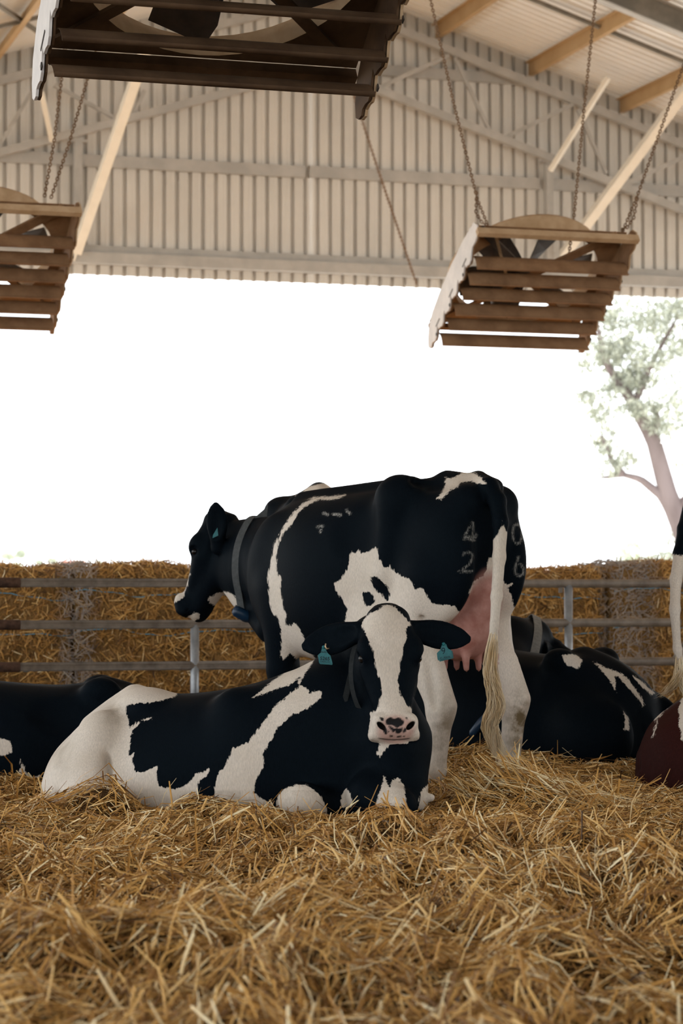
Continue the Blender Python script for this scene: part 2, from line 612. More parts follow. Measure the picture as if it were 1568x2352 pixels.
# roof: two corrugated slopes, purlins, bridging, a second rafter nearer the camera
ceiling = empty('ceiling', tuple(bw(RIDGE_X, 12, RIDGE_Z)))
ceiling['kind'] = 'structure'
ceiling['label'] = 'pale corrugated gable roof on tan steel purlins'
for sgn in (-1, 1):
    pr = rib_profile(-24.0, WALL_Y + 0.4, 0.19, 0.12, 0.06, 0.085)
    xe = RIDGE_X + sgn * (EAVE + 0.5)
    v = []
    for y, d in pr:
        v += [bw(RIDGE_X, y, RIDGE_Z + 0.03 + d), bw(xe, y, roof_z(xe) + 0.03 + d)]
    f = [(2 * i, 2 * i + 1, 2 * i + 3, 2 * i + 2) for i in range(len(pr) - 1)]
    part(MB().add(v, f), 'roof_sheet', M['roof'], ceiling)
ZSEC = [(-0.004, 0.0), (0.07, 0.0), (0.07, 0.012), (0.004, 0.012), (0.004, 0.2), (-0.07, 0.2), (-0.07, 0.188), (-0.004, 0.188)]
PURL = [0.35 + 1.47 * k for k in range(10)]
for sgn in (-1, 1):
    for k, off in enumerate(PURL):
        x = RIDGE_X + sgn * off
        z = roof_z(x) - 0.20
        part(MB().profile(bw(x, -23.8, z), bw(x, WALL_Y - 0.05, z), ZSEC if sgn > 0 else [(-p, q) for p, q in ZSEC]), 'purlin', M['purlin'], ceiling)
for sgn in (-1, 1):
    for by_ in (30.7, 27.9, 22.0):
        for k in range(9):
            x0, x1 = RIDGE_X + sgn * (PURL[k] + 0.03), RIDGE_X + sgn * (PURL[k + 1] - 0.03)
            part(MB().beam(bw(x0, by_, roof_z(x0) - 0.10), bw(x1, by_, roof_z(x1) - 0.10), 0.05, 0.05), 'bridging_bar', M['dark_steel'], ceiling)
for i, by_ in enumerate((28.7, 17.0, 2.8)):
    r = empty('roof_rafter', tuple(bw(RIDGE_X, by_, 8.0)))
    tag(r, ('grey steel portal rafter at the upper right, nearest the gable' if i == 0 else
            'grey steel portal rafter over the middle of the pen' if i == 1 else 'grey steel portal rafter above and behind the camera'), 'rafter')
    for sgn in ((1,) if i == 0 else (-1, 1)):
        xe = RIDGE_X + sgn * EAVE
        a, b = bw(RIDGE_X, by_, RIDGE_Z - 0.37), bw(xe, by_, roof_z(xe) - 0.37)
        up = np.cross(b - a, BY)
        part(MB().beam(a, b, 0.012, 0.30), 'rafter_web', M['dark_steel'], r)
        for dz in (0.16, -0.16):
            part(MB().beam(a + BZ * dz, b + BZ * dz, 0.15, 0.02), 'rafter_flange', M['steel'], r)
p0, p1 = bw(*on_by(-30, -6, 29.0)), bw(*on_by(110, 88, 32.2))
tag(MB().beam(p0, p1, 0.05, 0.05).build('roof_brace', M['dark_steel'], origin=p0), 'thin dark brace under the roof at the top left corner', 'brace')
# columns along the open sides carry the roof
for sgn in (-1, 1):
    for by_ in (2.8, 17.0, 28.7, 33.3):
        x = RIDGE_X + sgn * (EAVE - 0.1)
        c = MB().beam(bw(x, by_, -0.2), bw(x, by_, roof_z(x) - 0.5), 0.2, 0.2, BX).build('trim_1', M['steel'])
        c['kind'] = 'structure'
        c['label'] = 'steel side column of the open barn'

# knee braces: from the header up to the purlins, towards the camera
brs = [((172, 588), (305, 200), 'pale diagonal strut at the left, running up from the header beam', 33.3, 31.0, 0.20),
       ((1283, 600), (1568, 216), 'pale diagonal strut at the right, rising behind the right-hand fan', 33.3, 31.2, 0.20)]
for a, b, lab, b0, b1, w in brs:
    p0, p1 = bw(*on_by(*a, b0)), bw(*on_by(*b, b1))
    p1 = p1 + (p1 - p0) * 0.22
    e = empty('roof_strut', tuple(p0))
    tag(e, lab, 'strut')
    d = (p1 - p0) / np.linalg.norm(p1 - p0)
    part(MB().beam(p0 + d * 0.12, p1, w * 0.62, w, BY), 'square_tube', M['steel_pale'], e)
    part(MB().beam(p0 - d * 0.05, p0 + d * 0.14, 0.02, 0.10, BY), 'end_lug', M['steel_pale'], e)
for a, b, lab in [((1396, 178), (1263, 392), 'thin pale stay from the second purlin to the truss, right of centre'),
                  ((96, 214), (119, 322), 'short pale stay under the truss near the upper left fan panel')]:
    p0, p1 = bw(*on_by(*a, 32.2)), bw(*on_by(*b, 33.1))
    tag(MB().beam(p0, p1, 0.065, 0.065).build('roof_stay', M['steel_pale'], origin=p0), lab, 'stay')

# ------------------------------------------------------------------ fans
FAN_T = math.radians(57.5)


def make_fan(cx, cy, z0, label, gape=0.10, dust='fan_dust'):
    """cx, cy world position of the bottom edge's middle; z0 height of the lowest louvre"""
    root = empty('barn_fan', (cx, cy, z0 + 0.6), PSI)
    tag(root, label, 'fan', 'louvred barn fans hung from the roof')
    ex = np.array([1.0, 0, 0])
    eu = np.array([0, -math.sin(FAN_T), math.cos(FAN_T)])
    en = np.array([0, -math.cos(FAN_T), -math.sin(FAN_T)])
    org = np.array([0, 0.152 * math.sin(gape), -0.6 - 0.059 + 0.152 * math.cos(gape)])

    def P(x, u, n):
        return org + ex * x + eu * u + en * n
    hw, hu, back = 0.70, 1.40, -0.20

    def box(name, x0, x1, u0, u1, n0, n1, mat):
        c = P((x0 + x1) / 2, (u0 + u1) / 2, (n0 + n1) / 2)
        return MB().frame_box(c, ex, eu, en, abs(x1 - x0) / 2, abs(u1 - u0) / 2, abs(n1 - n0) / 2).build(name, mat, root)
    # side panels with the wavy front edge that follows the louvre ends
    piv = [0.11 + 0.205 * k for k in range(6)]
    down = np.array([0, 0, -1.0])
    for sx in (-1, 1):
        out = []
        for k, u in enumerate(piv):
            for q in np.linspace(0, 1, 6):
                uu = u - 0.115 + 0.205 * q
                nn = 0.035 + 0.055 * math.sin(math.pi * (1 - q)) ** 2 - 0.045 * q * (1 if q < 1 else 1)
                out.append((uu, nn))
        out += [(1.31, 0.0), (1.40, -0.02), (1.42, -0.09), (1.37, -0.16), (1.1, -0.20), (0.75, -0.22), (0.4, -0.215),
                (0.15, -0.19), (0.0, -0.13), (-0.07, -0.06), (-0.095, 0.0), (-0.07, 0.035), (-0.03, 0.05)]
        pts = [P(sx * (hw + 0.012), u, n) for u, n in out]
        sp = MB().plate(pts, ex, 0.012).build('side_panel', M['fan_white'] if sx < 0 else M['fan_rim'], root)
        for u0 in (0.22, 0.62, 1.02):
            MB().frame_box(P(sx * (hw + 0.019), u0, -0.02), ex, eu, en, 0.002, 0.055, 0.006).build('slot', M['fan_dark'], sp)
            MB().frame_box(P(sx * (hw + 0.019), u0 - 0.08, 0.045), ex, eu, en, 0.003, 0.012, 0.012).build('bolt', M['fan_dark'], sp)
        # inner lining, dusty
        pts = [P(sx * (hw - 0.004), u, n * 0.95) for u, n in out]
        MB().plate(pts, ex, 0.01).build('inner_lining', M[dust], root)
    box('top_rail', -hw - 0.02, hw + 0.02, 1.375, 1.425, -0.06, 0.0, M['fan_rim'])
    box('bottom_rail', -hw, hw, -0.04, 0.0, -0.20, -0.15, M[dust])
    # back panel with the round opening
    N = 48
    R = 0.625
    v, f = [], []
    for k in range(N):
        a = 2 * math.pi * k / N
        ca, sa = math.cos(a), math.sin(a)
        m = max(abs(ca), abs(sa))
        v += [P(R * ca, 0.645 + R * sa, back), P(hw * ca / m, 0.645 + 0.64 * sa / m, back)]
    f = [(2 * k, 2 * k + 1, (2 * k + 3) % (2 * N), (2 * k + 2) % (2 * N)) for k in range(N)]
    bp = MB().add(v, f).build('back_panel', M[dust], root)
    md = bp.modifiers.new('thick', 'SOLIDIFY')
    md.thickness = 0.008
    v, f = [], []
    prof = [(R, back), (R - 0.012, back - 0.05), (R + 0.0, back - 0.115), (R + 0.045, back - 0.14), (R + 0.05, back - 0.115), (R + 0.015, back - 0.05), (R + 0.012, back)]
    for k in range(N):
        a = 2 * math.pi * k / N
        v += [P(r * math.cos(a), 0.645 + r * math.sin(a), n) for r, n in prof]
    n = len(prof)
    f = [(k * n + i, k * n + i + 1, ((k + 1) % N) * n + i + 1, ((k + 1) % N) * n + i) for k in range(N) for i in range(n - 1)]
    MB().add(v, f).build('rim_ring', M['fan_rim'], root, True)
    # motor, hub, blades, struts behind the louvres
    MB().tube([P(0.0, 0.645, back - 0.02), P(0, 0.645, back - 0.05), P(0, 0.645, back - 0.12)], [0.05, 0.07, 0.07], 14).build('hub', M['fan_dark'], root, True)
    for k in range(6):
        a = 2 * math.pi * k / 6 + 0.35
        rows = []
        for r, wd, tw in ((0.06, 0.05, 0.7), (0.25, 0.10, 0.55), (0.45, 0.14, 0.42), (0.585, 0.13, 0.32)):
            er = np.array([math.cos(a), math.sin(a)])
            et = np.array([-math.sin(a), math.cos(a)])
            for s in (-1, 1):
                q = er * r + et * wd * s * math.cos(tw)
                rows.append(P(q[0], 0.645 + q[1], back - 0.08 + s * wd * math.sin(tw)))
        bl = MB().add(rows, [(0, 1, 3, 2), (2, 3, 5, 4), (4, 5, 7, 6)]).build('fan_blade', M['fan_dark'], root)
        md = bl.modifiers.new('thick', 'SOLIDIFY')
        md.thickness = 0.006
    mo = MB().tube([P(-0.24, 0.42, back + 0.03), P(-0.02, 0.42, back + 0.03)], 0.085, 16).build('motor', M['fan_dark'], root, True)
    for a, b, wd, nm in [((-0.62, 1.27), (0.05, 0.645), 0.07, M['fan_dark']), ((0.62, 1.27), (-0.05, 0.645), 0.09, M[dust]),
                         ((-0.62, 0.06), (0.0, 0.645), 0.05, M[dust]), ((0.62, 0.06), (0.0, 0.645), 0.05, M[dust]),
                         ((-0.50, 1.27), (-0.22, 0.72), 0.025, M['fan_rim'])]:
        MB().beam(P(a[0], a[1], back + 0.012), P(b[0], b[1], back + 0.012), wd, 0.02, en).build('strut', nm, root)
    # louvres hang open, nearly upright
    for k, u in enumerate(piv):
        v, f = [], []
        prof = []
        for q in np.linspace(0, 1, 7):
            sag = 0.022 * math.sin(math.pi * q) + 0.010 * q * q
            prof.append((q * 0.152, sag))
        rr = random.uniform(-0.05, 0.05)
        dn = np.array([0, -math.sin(rr + gape), -math.cos(rr + gape)])
        fw = np.array([0, -math.cos(rr + gape), math.sin(rr + gape)])
        for sx in (-1, 1):
            for d, s in prof:
                v.append(P(sx * (hw - 0.02), u, 0.0) + dn * d + fw * s)
            v.append(v[-1] + fw * 0.022 + dn * 0.003)
        m = len(prof) + 1
        f = [(i, i + 1, m + i + 1, m + i) for i in range(m - 1)]
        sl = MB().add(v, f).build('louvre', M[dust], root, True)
        md = sl.modifiers.new('thick', 'SOLIDIFY')
        md.thickness = 0.004
    return root


def fan_at(px, py, y, label, gape=0.10, dust='fan_dust'):
    p = at(px, py, y)
    return make_fan(p[0], p[1], p[2], label, gape, dust)


fan_at(487, 212, 10.0, 'brown louvred barn fan at the top of the photo, nearest the camera', 1.0, 'fan_dust_shaded')
fan_at(1176, 802, 21.05, 'brown louvred barn fan hanging at the right, with a white scalloped side', 0.62)
fan_at(-70, 758, 19.75, 'brown louvred barn fan cut off by the left edge', 0.62)


def chain(pts, label, link_len=0.036, wire=0.0048):
    pts = np.asarray(pts, float)
    seg = np.linalg.norm(np.diff(pts, axis=0), axis=1)
    cum = np.concatenate([[0], np.cumsum(seg)])
    n = int(cum[-1] / (link_len * 0.72))
    mb = MB()
    for i in range(n):
        s = (i + 0.5) / n * cum[-1]
        c = np.array([np.interp(s, cum, pts[:, k]) for k in range(3)])
        j = min(max(np.searchsorted(cum, s) - 1, 0), len(seg) - 1)
        d = (pts[j + 1] - pts[j]) / seg[j]
        a = np.cross(d, [0, 1.0, 0.1])
        a /= np.linalg.norm(a)
        b = np.cross(d, a)
        if i % 2:
            a = b
        loop = []
        for q in range(8):
            t = 2 * math.pi * q / 8
            loop.append(c + d * (link_len / 2) * math.cos(t) + a * (link_len * 0.30) * math.sin(t))
        loop.append(loop[0])
        mb.tube(loop, wire, 4, False)
    o = mb.build('hanging_chain', M['chain'], origin=pts[0])
    return tag(o, label, 'chain', 'rusty chains that hang the fans')


def chain_px(px, y0, y1, label, hung=True, **kw):
    ys = np.linspace(y0, y1, len(px))
    pts = [at(a, b, y) for (a, b), y in zip(px, ys)]
    if hung:                                 # carry the chain on up to the purlins
        d = (pts[0] - pts[1]) / np.linalg.norm(pts[0] - pts[1])
        p = pts[0]
        while p[2] < roof_z(p @ BX) - 0.15:
            p = p + d * 0.05
        pts = [p] + pts
    chain(pts, label, **kw)


chain_px([(982, -30), (1040, 230), (1095, 455), (1120, 518)], 20.6, 20.2, 'long rusty chain to the left corner of the right-hand fan')
chain_px([(1094, 440), (1093, 490), (1108, 513), (1120, 516)], 20.25, 20.2, 'short doubled chain end looped at the left corner of the right-hand fan', hung=False)
chain_px([(1370, -30), (1340, 260), (1318, 495), (1304, 600)], 20.9, 20.6, 'rusty chain passing behind the ring of the right-hand fan')
chain_px([(1580, 120), (1530, 260), (1465, 445), (1424, 545)], 20.6, 20.4, 'rusty chain to the right corner of the right-hand fan')
chain_px([(1466, 440), (1455, 500), (1440, 522), (1427, 528)], 20.5, 20.4, 'looped chain tail at the right corner of the right-hand fan', hung=False)
chain_px([(142, 175), (125, 320), (102, 452)], 19.2, 19.0, 'left one of two chains to the fan at the left edge')
chain_px([(200, 185), (160, 325), (117, 455)], 19.2, 19.0, 'right one of two chains to the fan at the left edge')
chain_px([(815, 225), (868, 390), (912, 520), (957, 655)], 30.5, 33.0, 'loose chain slanting across the middle of the gable wall', wire=0.007, link_len=0.05)

# ------------------------------------------------------------------ fence
FB = 16.0
fence = empty('cattle_rail', tuple(bw(0, FB, 0)))
tag(fence, 'three-rail galvanised pipe cattle fence in front of the straw bales', 'fence')
zr = [0.98, 0.70, 0.42]
fx0 = on_by(-260, 1340, FB)[0]
fx1 = on_by(1560, 1340, FB)[0]
fxr = on_by(46, 1340, FB)[0]
for z in zr:
    part(MB().tube([bw(fxr - 0.02, FB, z), bw(0, FB, z), bw(fx1, FB, z)], 0.030, 12), 'rail', M['pipe'], fence, True)
    part(MB().tube([bw(fx0, FB, z), bw(fxr, FB, z)], 0.034, 12), 'rusty_sleeve', M['rust'], fence, True)['label'] = 'rust-brown pipe end'
p447 = on_by(447, 1500, FB)[0]
p1305 = on_by(1305, 1400, FB)[0]
for x, z1 in ((p447, 0.70), (p1305, 0.97), (fx0 + 0.05, 0.98)):
    part(MB().tube([bw(x, FB, -0.2), bw(x, FB, z1)], 0.030, 12), 'post', M['post'], fence, True)
for z in zr[:2]:
    part(MB().frame_box(bw(p1305 - 0.06, FB, z - 0.045), BX, BY, BZ, 0.012, 0.012, 0.022), 'lug', M['pipe'], fence)
bend = [bw(fx1 - 0.02, FB, 0.98), bw(fx1 + 0.05, FB, 0.965), bw(fx1 + 0.11, FB, 0.90), bw(fx1 + 0.13, FB, 0.80), bw(fx1 + 0.13, FB, -0.2)]
part(MB().tube(bend, 0.030, 12), 'curved_end', M['pipe'], fence, True)
part(MB().tube([bw(fx1 - 0.05, FB, 0.42), bw(fx1 + 0.10, FB, 0.62)], 0.024, 10), 'corner_brace', M['pipe'], fence, True)

# ------------------------------------------------------------------ straw blades
def straw_mesh(name, C, D, L, Wd, tone, bend, mat, parent=None, up=None, grey=None, segs=2):
    """each blade is a folded strip of `segs` bent segments: centre C, direction D, length L, width Wd"""
    n = len(C)
    if up is None:
        up = RNG.normal(0, 0.5, (n, 3)) + np.array([0, 0, 1.0])
    S = np.cross(D, up)
    S /= np.linalg.norm(S, axis=1)[:, None] + 1e-9
    U = np.cross(S, D)
    R = segs + 1
    ts = np.linspace(-0.5, 0.5, R)
    kink = RNG.normal(0, 1, (n, 1)) * bend[:, None]
    kink2 = RNG.normal(0, 1, (n, 1)) * bend[:, None] * 0.7
    V = np.zeros((n, R, 3, 3), np.float32)
    for i, t in enumerate(ts):
        off = (1 - (2 * t) ** 2)
        c = C + D * (L * t)[:, None] + U * (L[:, None] * kink * off) + S * (L[:, None] * kink2 * off)
        w = Wd * (1.0 if abs(t) < 0.49 else 0.7)
        V[:, i, 0] = c - S * w[:, None] * 0.5
        V[:, i, 1] = c + U * w[:, None] * 0.30
        V[:, i, 2] = c + S * w[:, None] * 0.5
    q = []
    for i in range(segs):
        for j in range(2):
            a = i * 3 + j
            q.append((a, a + 1, a + 4, a + 3))
    Q = (np.arange(n)[:, None, None] * (R * 3) + np.array(q)[None]).reshape(-1, 4)
    me = big_mesh(name, V.reshape(-1, 3), Q, False)
    set_attr(me, 'tone', np.repeat(tone, R * 3))
    if grey is not None:
        set_attr(me, 'grey', np.repeat(grey, R * 3))
    return link(name, me, mat, parent)


# ------------------------------------------------------------------ straw bales
BB = 18.0


def bale(x0, x1, z1, depth, label, greyl, greyr, n=7000, dy=0.0):
    z0 = -0.2
    c = ((x0 + x1) / 2, BB + dy + depth / 2, z0)
    root = empty('straw_bale', tuple(bw(*c)), PSI)
    tag(root, label, 'bale', 'large square straw bales behind the fence')
    hx, hy, hz = (x1 - x0) / 2, depth / 2, (z1 - z0)
    # rounded block with an uneven skin
    nx, nz, ny = 40, 22, 8
    v, f = [], []

    def surf(a, b, cc):
        # a, cc in -1..1 across and deep, b 0..1 up
        p = np.array([a * hx, cc * hy, b * hz])
        e = 0.055
        dx = max(abs(p[0]) - (hx - e), 0)
        dz_ = max(p[2] - (hz - e), 0)
        dd = max(abs(p[1]) - (hy - e), 0)
        r = math.sqrt(dx * dx + dz_ * dz_ + dd * dd)
        if r > 0:
            s = e / max(r, e)
            p = np.array([math.copysign(min(abs(p[0]), hx - e) + dx * s, p[0]), math.copysign(min(abs(p[1]), hy - e) + dd * s, p[1]), min(p[2], hz - e) + dz_ * s])
        wob = 0.018 * math.sin(9 * p[0] + 5 * p[2] + c[0]) + 0.014 * math.sin(17 * p[2] - 7 * p[0]) + 0.012 * math.sin(23 * p[0] + 11 * p[1])
        p[1] += wob * (1 if p[1] > 0 else -1)
        p[2] += wob * 0.8 * b
        return p

    def grid(fn, m, k):
        base = len(v)
        for i in range(m + 1):
            for j in range(k + 1):
                v.append(fn(i / m, j / k))
        for i in range(m):
            for j in range(k):
                q = base + i * (k + 1) + j
                f.append((q, q + k + 1, q + k + 2, q + 1))
    grid(lambda s, t: surf(2 * s - 1, t, -1), nx, nz)
    grid(lambda s, t: surf(2 * s - 1, 1, 2 * t - 1), nx, ny)
    grid(lambda s, t: surf(1 - 2 * s, t, 1), nx, nz)
    grid(lambda s, t: surf(-1, t, 1 - 2 * s), ny, nz)
    grid(lambda s, t: surf(1, t, 2 * s - 1), ny, nz)
    MB().add(v, f).build('bale_body', M['bale_core'], root, True)
    # loose stalks over the face, the top edge and the weathered ends
    m = n
    a = RNG.uniform(-1, 1, m)
    face = RNG.uniform(0, 1, m)
    P0 = np.zeros((m, 3))
    D = RNG.normal(0, 1, (m, 3))
    for i in range(m):
        if face[i] < 0.72:
            b = RNG.uniform(0.15, 1.0)
            P0[i] = surf(a[i], b, -1) + np.array([0, RNG.uniform(-0.03, 0.01), 0])
            D[i] *= (1.0, 0.35, 1.0)
        elif face[i] < 0.94:
            P0[i] = surf(a[i], 1, RNG.uniform(-1, 0.6)) + np.array([0, 0, RNG.uniform(0, 0.03)])
            D[i] *= (1.0, 1.0, 0.45)
        else:
            sd = -1 if RNG.uniform() < 0.5 else 1
            P0[i] = surf(sd, RNG.uniform(0.1, 1), RNG.uniform(-1, 0.5))
            D[i] *= (0.4, 1.0, 1.0)
    D /= np.linalg.norm(D, axis=1)[:, None]
    L = RNG.uniform(0.04, 0.15, m)
    gl = np.clip((greyl - (P0[:, 0] + hx)) / 0.08 + 0.5, 0, 1) if greyl else np.zeros(m)
    gr = np.clip((greyr - (hx - P0[:, 0])) / 0.08 + 0.5, 0, 1) if greyr else np.zeros(m)
    grey = np.maximum(gl, gr) * RNG.uniform(0.55, 1.0, m)
    tone = np.clip(RNG.normal(0.46, 0.22, m), 0, 1)
    up = RNG.normal(0, 0.4, (m, 3)) + np.array([0, -1.0, 0.3])
    o = straw_mesh('loose_straw', P0, D, L, RNG.uniform(0.004, 0.009, m), tone, np.full(m, 0.07), M['bale_straw'], root, up, grey)
    o['kind'] = 'stuff'
    for b in (0.42, 0.62, 0.84):
        pts = [surf(s, b + 0.012 * math.sin(6 * s), -1) + np.array([0, -0.006, 0]) for s in np.linspace(-1, 1, 30)]
        MB().tube(pts, 0.004, 5).build('twine', M['twine'], root, True)
    return root


xl = on_by(168, 1400, BB)[0]
xr = on_by(1395, 1400, BB)[0]
xm = (xl + xr) / 2
bale(xl - 2.3, xl - 0.001, 1.10, 1.2, 'straw bale at the far left behind the fence', 0, 0.10)
bale(xl + 0.001, xm - 0.001, 1.115, 1.2, 'straw bale behind the standing cow\'s turned head', 0.16, 0.1)
bale(xm + 0.001, xr - 0.001, 1.09, 1.2, 'straw bale just right of the standing cow', 0.1, 0.06)
bale(xr + 0.001, xr + 2.3, 1.145, 1.2, 'straw bale at the far right with a weathered grey end', 0.36, 0.1, dy=-0.12)

# ------------------------------------------------------------------ trees
def leaf_cloud(name, centers, radii, n, size, mat, parent, squash=0.7):
    k = RNG.integers(0, len(centers), n)
    d = RNG.normal(0, 1, (n, 3))
    d /= np.linalg.norm(d, axis=1)[:, None]
    r = RNG.uniform(0.25, 1.0, n) ** 0.6
    C = np.asarray(centers)[k] + d * (np.asarray(radii)[k] * r)[:, None] * np.array([1, 1, squash])
    A = RNG.normal(0, 1, (n, 3)) + np.array([0, 0, -0.9])
    A /= np.linalg.norm(A, axis=1)[:, None]
    B = np.cross(A, RNG.normal(0, 1, (n, 3)))
    B /= np.linalg.norm(B, axis=1)[:, None] + 1e-9
    L = (size * RNG.uniform(0.6, 1.4, n))[:, None]
    V = np.stack([C - A * L * 0.5, C + B * L * 0.16, C + A * L * 0.5, C - B * L * 0.16], 1).reshape(-1, 3)
    Q = np.arange(4 * n).reshape(-1, 4)
    me = big_mesh(name, V, Q, False)
    set_attr(me, 'tone', np.repeat(RNG.uniform(0, 1, n), 4))
    o = link(name, me, mat, parent)
    o['kind'] = 'stuff'
    return o


TD = 75.0
gum = empty('gum_tree', tuple(at(1590, 1366, TD)[:2]) + (-0.2,))
tag(gum, 'tall pale-barked gum tree beyond the barn at the right', 'tree')


def limb(px, r0, r1, name='branch', dy=0.0):
    pts = np.array([at(a, b, TD + dy * i) for i, (a, b) in enumerate(px)])
    m = len(pts)
    t = np.linspace(0, 1, 3 * m)
    pp = np.stack([np.interp(t, np.linspace(0, 1, m), pts[:, k]) for k in range(3)], 1)
    return part(MB().tube(pp, np.linspace(r0, r1, len(pp)), 10), name, M['bark'], gum, True)


limb([(1610, 1420), (1580, 1250), (1535, 1140), (1500, 1010), (1455, 930), (1425, 880)], 0.40, 0.14, 'trunk')
limb([(1560, 1215), (1520, 1140), (1470, 1100), (1430, 1090)], 0.19, 0.08)
limb([(1430, 1090), (1405, 1060), (1380, 1000)], 0.12, 0.05)
limb([(1430, 1090), (1400, 1095), (1378, 1098)], 0.09, 0.03)
limb([(1455, 930), (1400, 850), (1380, 790), (1370, 740)], 0.15, 0.06)
limb([(1455, 930), (1490, 850), (1520, 790), (1560, 720)], 0.12, 0.04)
limb([(1500, 1010), (1510, 960), (1500, 930)], 0.14, 0.05)
limb([(1555, 1170), (1600, 1120), (1640, 1000)], 0.2, 0.08)
cl = [(1400, 740, 1.0), (1450, 720, 1.1), (1520, 700, 1.2), (1570, 740, 1.2), (1395, 800, .6), (1440, 800, .8), (1500, 820, .7), (1555, 840, .9),
      (1420, 860, .8), (1400, 830, .5), (1460, 880, .8), (1530, 890, .7), (1575, 930, .8), (1390, 1000, .45), (1415, 1040, .5), (1375, 950, .4), (1345, 915, .35),
      (1560, 1000, .6), (1590, 1060, .6), (1480, 780, .8), (1400, 1075, .4), (1440, 1060, .45), (1385, 905, .45), (1480, 940, .5), (1620, 800, 1.4), (1640, 680, 1.4), (1380, 1025, .35),
      (1480, 700, .9), (1360, 800, .5), (1350, 840, .4), (1545, 1270, .7), (1510, 1290, .5), (1575, 1235, .6)]
cl += [(RNG.uniform(1385, 1620), RNG.uniform(690, 1000), RNG.uniform(.35, .7)) for _ in range(34)]
leaf_cloud('foliage', [at(a, b, TD + RNG.uniform(-1.0, 1.0)) for a, b, _ in cl], [r * 1.1 for *_, r in cl], 11500, 0.18, M['leaf'], gum)

for i, (px, top, w, lab) in enumerate([(20, 1262, 2.6, 'pale far tree low on the skyline at the left edge'),
                                       (105, 1274, 1.6, 'faint far tree on the skyline beside the red roof'),
                                       (250, 1283, 2.0, 'small faint far tree right of the red roof'),
                                       (1500, 1255, 4.0, 'pale far tree above the right bales, below the gum tree')]):
    Y = 420.0 if px < 1000 else 260.0
    b = at(px, 1366, Y)
    tp = at(px, top, Y)
    t = empty('far_tree', (b[0], b[1], -0.2))
    tag(t, lab, 'tree', 'far trees on the skyline')
    part(MB().tube([(b[0], b[1], -0.2), (b[0] + .3, b[1], tp[2] * 0.6), (b[0], b[1], tp[2] * .8)], [0.4, 0.3, 0.12], 8), 'trunk', M['bark'], t, True)
    cs = [(b[0] + RNG.uniform(-1, 1) * w, b[1] + RNG.uniform(-2, 2), tp[2] * RNG.uniform(0.62, 0.97)) for _ in range(9)]
    o = leaf_cloud('foliage', cs, [w * 0.36] * 9, 900, 0.7, M['hazed_leaf'], t)
    o.location = -Vector(t.location)
for o in gum.children:
    if o.name.startswith('foliage'):
        o.location = -Vector(gum.location)
# far farm shed
s0 = at(168, 1366, 420)
shed = empty('farm_shed', (s0[0], s0[1], -0.2))
tag(shed, 'tiny far shed with a red roof on the left skyline', 'shed')
zt = at(168, 1287, 420)[2]
part(MB().box(s0[0] - 1.8, s0[0] + 1.8, s0[1] - 2, s0[1] + 2, -0.2, zt - 0.7), 'shed_walls', M['shed_wall'], shed)
rf = [(s0[0] - 2.1, s0[1] - 2.3, zt - 0.75), (s0[0] + 2.1, s0[1] - 2.3, zt - 0.75), (s0[0] + 2.1, s0[1], zt), (s0[0] - 2.1, s0[1], zt), (s0[0] + 2.1, s0[1] + 2.3, zt - 0.75), (s0[0] - 2.1, s0[1] + 2.3, zt - 0.75)]
part(MB().add(rf, [(0, 1, 2, 3), (3, 2, 4, 5), (0, 3, 5), (1, 4, 2)]), 'shed_roof', M['shed_roof'], shed)

# ------------------------------------------------------------------ animals: one smooth surface grown from a distance field
def catmull(x, y, n=160):
    x, y = np.asarray(x, float), np.asarray(y, float)
    m = np.gradient(y, x)
    xs = np.linspace(x[0], x[-1], n)
    i = np.clip(np.searchsorted(x, xs) - 1, 0, len(x) - 2)
    h = x[i + 1] - x[i]
    t = (xs - x[i]) / h
    return xs, (2 * t**3 - 3 * t**2 + 1) * y[i] + (t**3 - 2 * t**2 + t) * h * m[i] + (-2 * t**3 + 3 * t**2) * y[i + 1] + (t**3 - t**2) * h * m[i + 1]


def unit(v):
    v = np.asarray(v, float)
    return v / np.linalg.norm(v)


